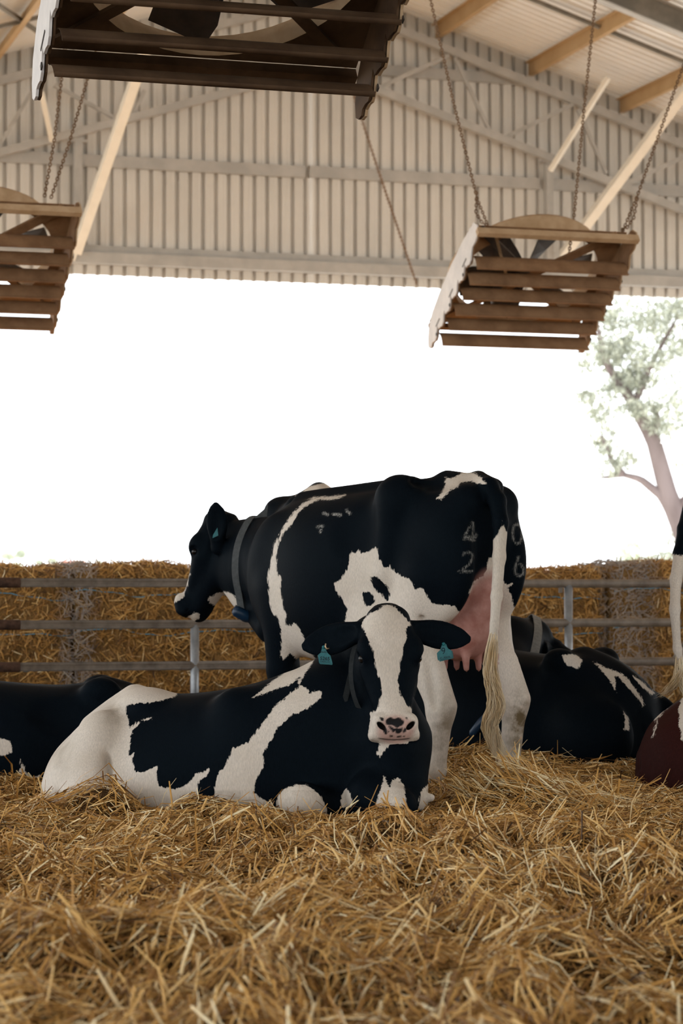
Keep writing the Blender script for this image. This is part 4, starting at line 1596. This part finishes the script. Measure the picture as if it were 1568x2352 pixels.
for ln in ([(480, 590), (350, 830), (345, 890)], [(350, 840), (540, 845), (550, 800)], [(490, 590), (490, 830), (480, 910)], [(420, 880), (520, 905)],
           [(320, 1150), (350, 1120), (420, 1105), (480, 1150), (490, 1210), (440, 1300), (330, 1400), (280, 1440)], [(270, 1430), (380, 1440), (480, 1430)],
           [(1250, 625), (1190, 660), (1170, 760), (1190, 900), (1240, 965), (1300, 950), (1330, 860), (1330, 720), (1300, 650), (1240, 625)],
           [(1275, 1190), (1240, 1290), (1205, 1390), (1220, 1480), (1290, 1520), (1350, 1480), (1360, 1390), (1310, 1310), (1240, 1310)]):
    br = np.minimum(br, dline(px, CB(ln)))
brand = sstep(-br, -3.8, -1.2) * (lx < 0.5) * 0.6
fk = np.full(len(V), 99.0)
for ln in ([(742, 1178), (752, 1182)], [(765, 1181), (782, 1183)], [(795, 1172), (803, 1180)], [(729, 1210), (740, 1209)], [(735, 1222), (737, 1218)]):
    fk = np.minimum(fk, dline(px, ln))
brand = np.maximum(brand, sstep(-fk, -4, -2) * (ly > 0.1))
cow1 = hide('cow', V, Q, pt, M['coat'], tuple(L1(.8, 0, -.12)), {'pink': pink, 'dirt': dirt, 'brand': brand})
tag(cow1, 'standing black and white dairy cow seen from behind, head turned left in profile', 'cow')
COWS.append(B1)
kid(ball(P1(.213, .1085 * near1, .010), .0185), 'eye', M['eye'], cow1, True)
strands('tail_switch', [at(1133, 1455, 11.29), at(1128, 1500, 11.28), at(1124, 1550, 11.27), at(1136, 1590, 11.26), at(1140, 1625, 11.26), at(1122, 1665, 11.25), at(1136, 1710, 11.25), at(1158, 1745, 11.25), at(1168, 1775, 11.25)], 620, .018, .036, .0020, M['hair_pale'], cow1, .026)['label'] = 'blonde wavy tail hair'
co, ring = collar(B1, at(584, 1303, 12.84), (-0.84, 0.54, 0.04), .043, .008, M['strap'], cow1)
cbx = ring(-math.pi / 2 + 0.05)
cb = at(566, 1416, 12.72)
kid(MB().tube([cb + unit((.9, .3, -.30)) * t + BZ * (abs(t) * .18) for t in (-.075, -.06, 0, .06, .08)], [.018, .030, .033, .030, .018], 10), 'collar_box', M['collar_tag'], cow1, True)['label'] = 'dark blue box under the collar'
kid(MB().plate([at(a, b, 12.80) for a, b in ((573, 1204), (592, 1182), (606, 1170), (613, 1157), (615, 1160), (612, 1194), (600, 1200), (585, 1206))], (0, 1, 0), .004), 'strap_end', M['strap'], cow1)
kid(MB().plate([at(a, b, 12.79) for a, b in ((584, 1184), (600, 1186), (605, 1196), (588, 1204))], (0, 1, 0), .004), 'strap_flap', M['strap'], cow1)
et = kid(MB().plate([at(a, b, 12.78) for a, b in ((499, 1212), (501, 1230), (488, 1236), (489, 1229))], (0, 1, 0), .003), 'ear_tag', M['tag'], cow1)
et['label'] = 'small teal tag hanging from the ear'

# ---- the cow lying in front, looking at the camera
A2 = math.radians(-19)
h2, l2 = np.array([math.cos(A2), math.sin(A2), 0]), np.array([-math.sin(A2), math.cos(A2), 0])
O2 = np.array([at(137, 1366, 10.72)[0], 10.72, 0.0])
L2 = lambda x, y, z: O2 + h2 * x + l2 * y + BZ * z
B2 = Body()
LIE = [(-.03, .10, .10, .06), (.03, .22, .15, .22), (.12, .315, .19, .28), (.24, .412, .215, .305), (.40, .480, .225, .315), (.56, .470, .235, .335), (.75, .485, .25, .35), (.95, .525, .26, .345),
       (1.15, .590, .265, .32), (1.30, .620, .26, .285), (1.45, .58, .25, .25), (1.58, .48, .22, .20), (1.67, .34, .18, .12)]
# s, top z, half width, bottom below the straw
B2.loft(O2, h2, l2, BZ, [(s, 0, (t - .22) / 2, a, (t + .22) / 2) for s, t, _, a in LIE], 2.3, 0.04)
B2.ell(L2(.46, -.10, .435), (.10, .12, .055), (h2, l2, BZ), 0.07)                            # near hook
B2.cone(L2(.16, 0, .325), L2(.36, 0, .455), .045, .05, 0.06)
B2.ell(at(205, 1752, 10.36), (.115, .13, .235), (unit((1, 0, -.35)), (0, 1, 0), unit((.35, 0, 1))), 0.06)   # thigh
B2.ell(at(160, 1790, 10.45), (.105, .17, .17), (unit((1, 0, -.5)), (0, 1, 0), unit((.5, 0, 1))), 0.06)
B2.cone(at(205, 1800, 10.28), at(185, 1880, 10.20), .11, .09, 0.06)
B2.ell(at(249, 1772, 10.22), (.022, .11, .085), (unit((1, 0, .2)), (0, 1, 0), unit((-.2, 0, 1))), 0.035, 's')          # fold in front of the thigh
B2.ell(at(400, 1800, 10.32), (.28, .14, .17), None, 0.10)                                       # belly
B2.ell(at(585, 1720, 10.22), (.14, .12, .26), (unit((1, 0, .45)), (0, 1, 0), unit((-.45, 0, 1))), 0.10)     # shoulder blade
B2.cone(at(770, 1860, 10.05), at(692, 1842, 9.93), .085, .075, 0.05)                             # folded foreleg
B2.ell(at(692, 1836, 9.92), (.095, .07, .06), None, 0.04)
B2.cone(at(850, 1830, 9.95), at(915, 1850, 9.86), .10, .075, 0.05)
B2.ell(at(904, 1745, 10.08), (.130, .16, .24), None, 0.08)                                       # brisket
B2.cone(at(930, 1690, 10.17), at(946, 1835, 9.98), .070, .062, 0.06)
B2.cone(at(965, 1832, 9.98), at(990, 1832, 9.95), .024, .016, 0.02)
B2.cone(at(768, 1640, 10.48), at(872, 1490, 10.27), .235, .135, 0.08)                             # neck
B2.cone(at(872, 1480, 10.24), at(888, 1470, 10.17), .125, .115, 0.06)
B2.cone(at(890, 1690, 10.12), at(880, 1560, 10.12), .17, .09, 0.08)
ho2 = at(889, 1408, 10.06)
U2 = np.array([.050, -.27, -.96])
P2, U2, V2, W2 = add_head(B2, ho2, U2, (.17, -.98, 0), 1.04, .93)
rt = 1 if V2[0] > 0 else -1
add_ear(B2, P2(.060, -.075 * rt, -.045), at(691, 1488, 10.13), (0.10, -0.93, 0.30), 0.067)
add_ear(B2, P2(.060, .075 * rt, -.045), at(1083, 1470, 10.13), (-0.05, -0.93, 0.30), 0.063)
V, Q = B2.mesh('cow', (-1.40, 9.70, -.22), (.62, 11.2, .95), 0.0105, ((-.22, 9.72, .20), (.60, 10.22, .92), 0.0050))
px = project(V)
C3 = lambda pts: crop(0, 1450, 2.24, pts)
C2 = lambda pts: crop(660, 1360, 3.4844, pts)
white2 = [C3([(922, 300), (905, 330), (860, 350), (800, 365), (650, 378), (645, 400), (655, 450), (668, 496), (700, 470), (722, 464), (720, 476), (690, 500), (675, 540), (665, 590), (660, 640), (675, 646),
              (690, 624), (685, 660), (700, 725), (735, 725), (770, 705), (815, 690), (805, 720), (805, 760), (820, 795), (860, 800), (895, 811), (940, 800), (985, 770), (1005, 740), (1040, 725), (1060, 710),
              (1080, 698), (1065, 745), (1020, 775), (1015, 850), (1000, 1200), (-100, 1200), (-100, 200), (900, 180)]),
          C3([(724, 460), (745, 450), (778, 443), (780, 452), (750, 458)]),
          C3([(1105, 800), (1125, 725), (1150, 710), (1185, 640), (1195, 588), (1207, 600), (1225, 592), (1270, 576), (1320, 510), (1385, 430), (1420, 380), (1480, 330), (1540, 285)]) +
          C2([(90, 743), (160, 775), (180, 808), (215, 790), (277, 788), (270, 850), (240, 880), (180, 920), (110, 960), (60, 975), (0, 1012)]) +
          C3([(1430, 490), (1400, 550), (1370, 600), (1350, 630), (1358, 690), (1340, 720), (1310, 790), (1305, 830), (1345, 865), (1400, 885), (1500, 1100), (1080, 1100)]),
          C3([(1298, 342), (1345, 300), (1390, 262), (1450, 220)]) + C2([(0, 608), (100, 575), (218, 543), (160, 625), (130, 670), (97, 742), (84, 720), (97, 680)]) + C3([(1535, 240), (1520, 256), (1470, 282), (1400, 306), (1350, 326)]),
          [(636, 1830), (655, 1812), (680, 1802), (702, 1802), (730, 1822), (748, 1850), (760, 1920), (620, 1920)],
          C2([(735, 1150), (830, 1150), (820, 1192), (805, 1230), (760, 1285), (740, 1327), (720, 1300), (725, 1250), (745, 1220), (730, 1190)]),
          C2([(765, 1468), (790, 1500), (800, 1540), (820, 1572), (830, 1510), (880, 1490), (900, 1500), (895, 1520), (930, 1540), (940, 1600), (950, 1720), (700, 1720), (740, 1600), (765, 1540)]),
          [(968, 1812), (990, 1798), (1030, 1795), (1030, 1860), (960, 1860)], C2([(440, 1600), (470, 1575), (500, 1600), (520, 1720), (430, 1720)])]
blaze = C2([(800, 103), (760, 110), (735, 130), (700, 155), (650, 180), (610, 215), (570, 262), (600, 285), (625, 340), (660, 400), (680, 470), (700, 540), (705, 600), (725, 660), (750, 720), (755, 780), (740, 850), (725, 910),
            (700, 950), (655, 972), (640, 1000), (560, 1300), (1100, 1300), (1060, 1000), (980, 922), (950, 890), (930, 850), (905, 825), (885, 760), (890, 700), (900, 640), (905, 560), (925, 500), (920, 440), (945, 380), (950, 300),
            (983, 262), (975, 240), (940, 205), (900, 160), (865, 122), (830, 108)])
jawp = C2([(512, 780), (530, 825), (550, 860), (580, 895), (605, 938), (615, 915), (630, 950), (660, 968), (650, 1060), (590, 1010), (545, 930), (520, 860)])
hs = (V - ho2) @ U2
hw = (V - ho2) @ W2
hv = (V - ho2) @ V2
BH = Body()
add_head(BH, ho2, U2, (.17, -.98, 0), 1.04, .93)
on_head = BH.dist(V, False) < .010
pt = poly_max(px, white2)
pt = np.where(on_head, np.maximum(sdpoly(px, blaze), np.where(hw > -.25, sdpoly(px, jawp), -30)), pt)
pt = np.where(on_head & (hw < -.06) & (hs < .40), np.minimum(pt, np.maximum(-10, sdpoly(px, jawp))), pt)
nosec = P2(.545, 0, .040)
q = (V - nosec) @ np.array([U2, V2, W2]).T
nr = np.sqrt((q[:, 0] / .050)**2 + (q[:, 1] / .064)**2 + (q[:, 2] / .07)**2)
nose = sstep(1.12 - nr, 0.0, 0.35)
pink = np.clip(sstep(1.45 - nr, 0.0, 0.5) * 0.65, 0, 0.65) * on_head
dirt = np.exp(-((px[:, 0] - 265) / 40)**2 - ((px[:, 1] - 1640) / 35)**2) * 0.55 + np.exp(-((px[:, 0] - 140) / 35)**2 - ((px[:, 1] - 1730) / 60)**2) * 0.35 + 0.3 * (px[:, 1] > 1815)
dirt = dirt * (~on_head)
dark = np.zeros(len(V))
for sd in (-1, 1):
    qq = (V - P2(.527, .058 * sd, .048)) @ np.array([unit(U2 + .85 * sd * V2), unit(V2 - .85 * sd * U2), W2]).T / (np.array([.0100, .021, .034]) * 1.04)
    dark = np.maximum(dark, sstep(1.12 - np.linalg.norm(qq, axis=1), 0, .12))  # shade of the nostril hollows painted into the hide
CN = lambda pts: crop(820, 1598, 9.8, pts)
for sp in ([(640, 570), (660, 530), (720, 490), (760, 478), (830, 520), (870, 508), (920, 488), (980, 500), (1000, 540), (1050, 560), (1057, 600), (1030, 660), (960, 690), (900, 730), (860, 720), (830, 680), (780, 660), (720, 670), (650, 640)],
           [(700, 690), (760, 690), (830, 730), (900, 740), (950, 730), (1020, 718), (1015, 800), (940, 855), (880, 852), (850, 800), (800, 835), (780, 790), (740, 750)],
           [(548, 740), (600, 718), (650, 730), (682, 780), (682, 850), (640, 885), (600, 830)], [(1060, 718), (1105, 740), (1102, 800), (1040, 842), (1028, 800)],
           [(500, 480), (560, 488), (602, 510), (592, 572), (530, 562)], [(1085, 480), (1135, 488), (1122, 535), (1095, 520)], [(735, 885), (795, 888), (805, 925), (735, 935)],
           [(895, 910), (990, 896), (985, 935), (900, 945)], [(690, 795), (730, 800), (725, 825), (690, 820)], [(1030, 905), (1075, 905), (1070, 930), (1030, 928)]):
    dark = np.maximum(dark, on_head * sstep(sdpoly(px, CN(sp)), -1.2, 1.2))
dark = np.maximum(dark, on_head * sstep(-np.abs(px[:, 1] - 1699 + ((px[:, 0] - 905) / 40)**2 * 4), -2.2, -.8) * sstep(-np.abs(px[:, 0] - 905), -40, -32) * .8)
cow2 = hide('cow', V, Q, pt, M['coat'], tuple(L2(.8, 0, -.12)), {'dark': dark, 'pink': pink, 'dirt': dirt})
tag(cow2, 'black and white cow lying in the centre, white blaze, facing the camera', 'cow')
COWS.append(B2)
for sd in (-1, 1):
    kid(ball(P2(.213, .1105 * sd, .008), .0185), 'eye', M['eye'], cow2, True)
TA = lambda pts: crop(660, 1430, 9.2235, pts)
TB = lambda pts: crop(960, 1430, 10.453, pts)
ear_tag(cow2, TA([(735, 510), (765, 490), (800, 505), (815, 580), (850, 645), (910, 700), (950, 850), (940, 878), (690, 860), (665, 835), (655, 760), (642, 690), (700, 640), (722, 575)]), 10.075, (0.6, 2.2),
        [('AUG', *TA([(765, 625)])[0], .0115, 0, 0.0002), ('5265', *TA([(792, 765)])[0], .0205, 0, 0.0005), ('CADILLAC', *TA([(800, 832)])[0], .0088, 0, 0.0001)], TA([(768, 520)])[0], math.radians(3))
ear_tag(cow2, TB([(585, 500), (610, 480), (640, 492), (660, 560), (700, 620), (785, 655), (800, 720), (812, 832), (480, 912), (463, 870), (448, 735), (480, 700), (525, 660), (555, 580)]), 10.075, (3.5, 2.5),
        [('9', *TB([(600, 690)])[0], .0380, 0.1, 0.0), ('C. Alicia', *TB([(640, 838)])[0], .0125, 0.1, 0.0001)], TB([(608, 515)])[0], math.radians(-13))
kid(MB().tube([at(748, 1479, 10.07), at(747, 1485, 10.06), at(750, 1490, 10.06), at(755, 1489, 10.07)], .0035, 8), 'wire_ring', M['brass'], cow2, True)
v, f = [], []
for i, a in enumerate(np.linspace(0, 2 * math.pi, 40, endpoint=False)):
    ca, sa = math.cos(a), math.sin(a)
    p = at(880 + 80 * ca, 1545 - 130 * sa, 10.10 + .08 * ca + .10 * max(sa, 0))
    q = at(880 + 70 * ca, 1545 - 119 * sa, 10.08 + .08 * ca + .10 * max(sa, 0))
    v += [p, q, q + np.array([0, .006, 0]), p + np.array([0, .006, 0])]
    j = (i + 1) % 40
    f += [(4 * i + k, 4 * i + (k + 1) % 4, 4 * j + (k + 1) % 4, 4 * j + k) for k in range(4)]
kid(MB().add(v, f), 'collar', M['strap_dark'], cow2)
kid(MB().plate([at(a, b, 10.06) for a, b in ((806, 1526), (797, 1556), (787, 1600), (795, 1622), (803, 1590))], (0, 1, 0), .004), 'strap_end', M['strap_dark'], cow2)


# ---- cows lying further back, built once along x and reused in new poses
def lying_cow(o, ang, pats, mat, label, h=0.0125, top=1.0, length=1.0, neck=None, extra=None, head=None, thigh=True, bumps=(), cut=0.0):
    hh, ll = np.array([math.cos(ang), math.sin(ang), 0]), np.array([-math.sin(ang), math.cos(ang), 0])
    L = lambda x, y, z: np.asarray(o) + hh * x * length + ll * y + BZ * z
    B = Body()
    prof = [(-.02, .24, .07), (.05, .38, .22), (.14, .455, .285), (.26, .515, .315), (.42, .545, .33), (.60, .525, .36), (.80, .535, .40), (1.0, .56, .395), (1.2, .60, .34), (1.36, .60, .29), (1.5, .53, .24), (1.62, .38, .16)]
    prof = [(s, t * (1 - cut * max(0, 1 - s / .5)), a) for s, t, a in prof]
    B.loft(o, hh, ll, BZ, [(s * length, 0, (t * top - .22) / 2, a, (t * top + .22) / 2) for s, t, a in prof], 2.25, 0.04)
    for sd in (-1, 1):
        B.ell(L(.42, .21 * sd, .50 * top), (.09, .07, .065), (hh, ll, BZ), 0.07)
        if thigh:
            B.ell(L(.20, .26 * sd, .18), (.24, .14, .22), (hh, ll, BZ), 0.08)
        B.ell(L(1.28, .2 * sd, .25), (.18, .13, .26), (hh, ll, BZ), 0.08)
        B.ell(L(.62, .34 * sd, .42 * top), (.11, .06, .10), (hh, ll, BZ), 0.08, 's')
        B.cone(L(1.35, .24 * sd, .05), L(1.62, .22 * sd, .0), .09, .07, 0.05)
    B.cone(L(.14, 0, .40 * top * (1 - cut)), L(.40, 0, .51 * top * (1 - cut * .3)), .045, .05, 0.06)
    for c, r in bumps:
        B.ell(c, r, None, 0.05)
    if neck is None:
        neck = [(L(1.42, 0, .38), .22), (L(1.72, .02, .62), .145), (L(1.85, .02, .72), .11)]
    for (a, ra), (b, rb) in zip(neck[:-1], neck[1:]):
        B.cone(a, b, ra, rb, 0.08)
    if head is None:
        head = (L(1.84, .02, .82), hh * .75 - BZ * .62, hh * .5 + BZ * .8)
    P, U, Vv, W = add_head(B, *head, 1.0)
    for sd in (-1, 1):
        add_ear(B, P(.045, .07 * sd, -.04), P(.06, .24 * sd, -.07), W * .5 + U * .5, .055)
    pts = [L(-.1, -.5, -.2), L(-.1, .5, -.2), L(1.7, -.5, .8), L(1.7, .5, .8)] + [a + np.array([s, s, s]) * (r + .05) for a, r in neck for s in (-1, 1)] + \
          [P(s, v, w) + np.array([d, d, d]) * .05 for s in (0, .6) for v in (-.27, .27) for w in (-.25, .1) for d in (-1, 1)]
    lo, hi = np.min(pts, axis=0), np.max(pts, axis=0)
    V, Q = B.mesh('cow', lo, hi, h)
    px = project(V)
    pt = poly_max(px, pats) if pats else np.full(len(V), -30.0)
    c = hide('cow', V, Q, pt, mat, tuple(L(.8, 0, -.12)), extra(V, px) if extra else None)
    tag(c, label, 'cow')
    COWS.append(B)
    return c, B, L, P


# right: black cow lying behind the standing cow's legs, its head folded back along its far side
C4 = lambda pts: crop(900, 1250, 2.3473, pts)
A4 = math.radians(142)
O4 = np.array([at(1492, 1366, 12.35)[0], 12.35, 0.0])
nk4 = [(at(1105, 1600, 13.25), .23), (at(1165, 1490, 13.75), .17), (at(1218, 1470, 13.95), .13)]
cow4, B4, L4, P4 = lying_cow(O4, A4, [C4([(915, 600), (960, 592), (1000, 598), (1027, 625), (1020, 645), (995, 682), (975, 655), (950, 657), (925, 635)]),
                                      C4([(1075, 630), (1110, 640), (1150, 665), (1190, 680), (1240, 700), (1280, 735), (1320, 790), (1345, 830), (1362, 872), (1350, 876), (1330, 835), (1290, 790), (1250, 750), (1218, 715), (1203, 715), (1203, 740), (1212, 795), (1195, 775), (1170, 730), (1140, 695), (1110, 660)]),
                                      C4([(1298, 708), (1340, 736), (1415, 802), (1400, 812), (1335, 760)]),
                                      C4([(1248, 900), (1275, 945), (1277, 1002), (1250, 1002), (1254, 950)])], M['coat'],
                             'black cow with small white flecks lying behind the standing cow, head folded back', top=1.12, length=0.98, neck=nk4,
                             head=(at(1262, 1490, 13.98), (0.72, -.35, -.60), (0.62, 0.2, 0.75)))
collar(B4, at(1206, 1478, 13.90), (0.80, 0.10, -0.35), .05, .010, M['strap_light'], cow4)
hp = hit(B4, 1104, 1660) + np.array([0, -.02, 0])
tg = kid(MB().tube([hp + unit((.62, -.2, .75)) * t for t in (-.085, -.07, 0, .07, .085)], [.010, .02, .024, .02, .010], 10), 'collar_box', M['collar_tag'], cow4, True)
tg['label'] = 'dark blue box on the collar'
# left: black cow lying half out of the photo
O3 = np.array([at(425, 1366, 12.15)[0], 12.15, 0.0])
lying_cow(O3, math.radians(186), [C3([(-60, 545), (0, 548), (35, 555), (60, 585), (60, 620), (40, 626), (20, 645), (0, 642), (-50, 600)]),
                                  C3([(100, 655), (120, 690), (130, 730), (180, 750), (210, 738), (206, 830), (85, 830), (95, 740), (108, 700)]), C3([(590, 330), (640, 322), (690, 318), (660, 345), (600, 350)])], M['coat'],
          'black cow lying at the left edge, only its back and rump in view', top=.86)
# right edge: red and white cow lying
CR = lambda pts: crop(1460, 1180, 3.796, pts)
O5 = np.array([at(1474, 1366, 11.5)[0], 11.5, -0.03])
lying_cow(O5, math.radians(8), [CR([(440, 1385), (380, 1412), (330, 1480), (250, 1590), (180, 1720), (158, 1790), (165, 1812), (185, 1790), (210, 1770), (240, 1720), (275, 1690), (282, 1670), (270, 1660), (330, 1560), (440, 1425)]),
                                CR([(180, 1795), (192, 1810), (165, 1930), (148, 1957), (138, 1940), (165, 1860)]), CR([(460, 1540), (410, 1560), (385, 1640), (372, 1700), (378, 1800), (368, 1850), (395, 1900), (388, 1960), (460, 2040)])], M['coat_red'],
          'dark red and white cow lying at the right edge, rump towards the middle', top=1.0, thigh=False, cut=.20)


# generic standing cow, head straight ahead: one mesh, two animals
def standing_cow(o, ang, label, pats=None, tail=None, h=0.0135):
    hh, ll = np.array([math.cos(ang), math.sin(ang), 0]), np.array([-math.sin(ang), math.cos(ang), 0])
    B = Body()
    L = standing_trunk(B, o, hh, ll, -.09)
    for s, x in ((1, .16), (-1, .08)):
        hind_leg(B, L, x, .185 * s, .17)
        front_leg(B, L, 1.34 - .05 * s, .17 * s)
    B.cone(L(1.42, 0, 1.08), L(1.80, 0, 1.02), .25, .17, 0.10, flat=(ll, .7))
    B.cone(L(1.80, 0, 1.02), L(2.0, 0, .98), .16, .12, 0.06, flat=(ll, .8))
    B.ell(L(.22, 0, .80), (.19, .13, .23), (hh, ll, BZ), 0.05)
    P, U, Vv, W = add_head(B, L(1.96, 0, 1.12), hh * .72 - BZ * .70, hh * .6 + BZ * .7)
    for sd in (-1, 1):
        add_ear(B, P(.045, .07 * sd, -.04), P(.05, .24 * sd, -.07), W * .5 + U * .5, .055)
    if tail is None:
        tail = [(L(.03, 0, 1.40), .045), (L(-.07, 0, 1.32), .038), (L(-.09, 0, 1.0), .028), (L(-.08, .01, .6), .018)]
    for (a, ra), (b, rb) in zip(tail[:-1], tail[1:]):
        B.cone(a, b, ra, rb, 0.02)
    pts = [L(-.15, -.45, -.15), L(-.15, .45, -.15), L(2.5, -.45, 1.55), L(2.5, .45, 1.55)] + [a + np.array([d, d, d]) * .05 for a, _ in tail for d in (-1, 1)]
    V, Q = B.mesh('cow', np.min(pts, axis=0), np.max(pts, axis=0), h)
    px = project(V)
    pt = pats(V, px)
    c = hide('cow', V, Q, pt, M['coat'], tuple(L(.8, 0, -.12)))
    tag(c, label, 'cow')
    COWS.append(B)
    return c, L


C5 = lambda pts: crop(520, 1120, 4.6118, pts)
standing_cow(np.array([at(738, 1366, 13.35)[0], 13.35, 0.035]), math.radians(93), 'black cow with a white-topped rump, standing mostly hidden behind the standing cow',
             lambda V, px: np.where(V[:, 2] > 1.2, sdpoly(px, C5([(720, 85), (790, 60), (830, 20), (860, -10), (1100, -60), (1400, 40), (1260, 90), (1220, 100), (1150, 110), (940, 110), (900, 70), (850, 95), (790, 98)])), -30))
O6 = np.array([at(1612, 1366, 12.7)[0], 12.7, 0.0])
t6 = [(at(1590, 1150, 12.66), .045), (at(1574, 1215, 12.5), .042), (at(1562, 1270, 12.4), .036), (at(1552, 1330, 12.3), .030), (at(1549, 1400, 12.2), .027), (at(1555, 1490, 12.15), .022), (at(1566, 1545, 12.13), .017)]
cow6, _ = standing_cow(O6, math.radians(14), 'black standing cow just past the right edge, only its white tail showing',
                       lambda V, px: np.where((px[:, 0] < 1585) & (V[:, 2] < 1.2), (px[:, 1] - 1275) * 1.0, -30), t6)
strands('tail_switch', [at(1560, 1510, 12.13), at(1562, 1545, 12.10), at(1550, 1570, 12.08), at(1525, 1592, 12.08), at(1503, 1604, 12.10)], 70, .022, .035, .0026, M['hair_pale'], cow6, .006)
strands('tail_switch', [at(1560, 1510, 12.13), at(1566, 1550, 12.10), at(1572, 1590, 12.06), at(1580, 1620, 12.04)], 50, .022, .03, .0026, M['hair_pale'], cow6, .006)

# ------------------------------------------------------------------ loose straw bedding
def blocked(P):
    m = np.zeros(len(P), bool)
    for B in COWS:
        lo = np.min([c - r for _, c, r, _, op in B.p if op == 'u'], axis=0)
        hi = np.max([c + r for _, c, r, _, op in B.p if op == 'u'], axis=0)
        idx = np.nonzero(((P > lo) & (P < hi)).all(1) & ~m)[0]
        if len(idx):
            m[idx] = B.dist(P[idx]) < 0.004
    return m


def lay_straw(name, n, y0, y1, lmin, lmax, w0, w1, segs, lift, label, xr=(0.155, 0.75), power=1.0, seed=0):
    u = RNG.uniform(0, 1, n)
    y = y0 + (y1 - y0) * u**power
    x = RNG.uniform(-1, 1, n) * (xr[0] * y + xr[1])
    L = RNG.uniform(lmin, lmax, n) * RNG.uniform(0.6, 1.0, n)
    az = RNG.uniform(0, 2 * math.pi, n)
    # stalks lie in drifts: neighbours share a direction
    az = np.where(RNG.uniform(0, 1, n) < 0.45, 1.3 * np.sin(2.1 * x + 1.0) + 1.1 * np.sin(1.7 * y + 2.0 * x) + RNG.normal(0, 0.5, n), az)
    k = RNG.uniform(0, 1, n)
    el = np.where(k < 0.78, np.abs(RNG.normal(0, 0.16, n)), np.where(k < 0.975, np.abs(RNG.normal(0.1, 0.35, n)), RNG.uniform(0.5, 1.2, n)))
    D = np.stack([np.cos(az) * np.cos(el), np.sin(az) * np.cos(el), np.sin(el)], 1)
    # follow the slope of the heap
    e = 0.04
    gz = ground(x, y)
    sx, sy = (ground(x + e, y) - gz) / e, (ground(x, y + e) - gz) / e
    D[:, 2] += D[:, 0] * sx + D[:, 1] * sy
    D /= np.linalg.norm(D, axis=1)[:, None]
    z = gz + RNG.uniform(-0.01, lift, n) + np.maximum(np.abs(D[:, 2]) * L * 0.5 - 0.02, 0)
    C = np.stack([x, y, z], 1)
    z = z + 0
    keep = ~(blocked(C) | blocked(C + D * L[:, None] * 0.5) | blocked(C - D * L[:, None] * 0.5))
    tone = np.clip(RNG.normal(0.48, 0.25, n) + 0.10 * (z - gz - 0.01) / 0.03 + 0.07 * np.sin(3.1 * x + 1.3 * y) * np.sin(2.3 * y - x), 0, 1)
    tone = np.where(RNG.uniform(0, 1, n) < 0.07, RNG.uniform(0.85, 1.0, n), tone)
    C, D, L, tone = C[keep], D[keep], L[keep], tone[keep]
    m = len(C)
    o = straw_mesh(name, C, D, L, w0 + (w1 - w0) * RNG.uniform(0, 1, m)**1.8, tone, np.abs(RNG.normal(0.05, 0.07, m)), M['straw'], None, None, None, segs)
    tag(o, label, 'straw', None, 'stuff')
    return o


lay_straw('loose_straw', 125000, 3.9, 13.6, 0.05, 0.19, 0.0030, 0.0110, 2, 0.035, 'deep loose golden straw covering the pen floor around the cows', power=0.85)
lay_straw('chopped_straw', 78000, 4.2, 12.6, 0.028, 0.080, 0.0028, 0.0090, 1, 0.034, 'short chopped straw pieces scattered through the bedding', power=0.9)
# a fan of long pale stalks heaped to the right of the standing cow's feet
n = 520
cx, cy = 0.86, 10.42
C = np.stack([cx + np.clip(RNG.normal(0, .17, n), -.3, .34), cy + RNG.normal(0, .13, n), np.zeros(n)], 1)
D = np.array([.80, -.30, -.42]) + RNG.normal(0, .33, (n, 3))
D /= np.linalg.norm(D, axis=1)[:, None]
L = RNG.uniform(.12, .32, n)
C[:, 2] = ground(C[:, 0], C[:, 1]) + RNG.uniform(.0, .07, n)
keep = ~(blocked(C) | blocked(C + D * L[:, None] * 0.5) | blocked(C - D * L[:, None] * 0.5))
C, D, L = C[keep], D[keep], L[keep]
n = len(C)
o = straw_mesh('straw_heap', C, D, L, RNG.uniform(.0045, .0095, n), np.clip(RNG.normal(.78, .20, n), 0, 1), np.full(n, .05), M['straw'])
tag(o, 'fan of long pale stalks heaped right of the standing cow\'s feet', 'straw', None, 'stuff')
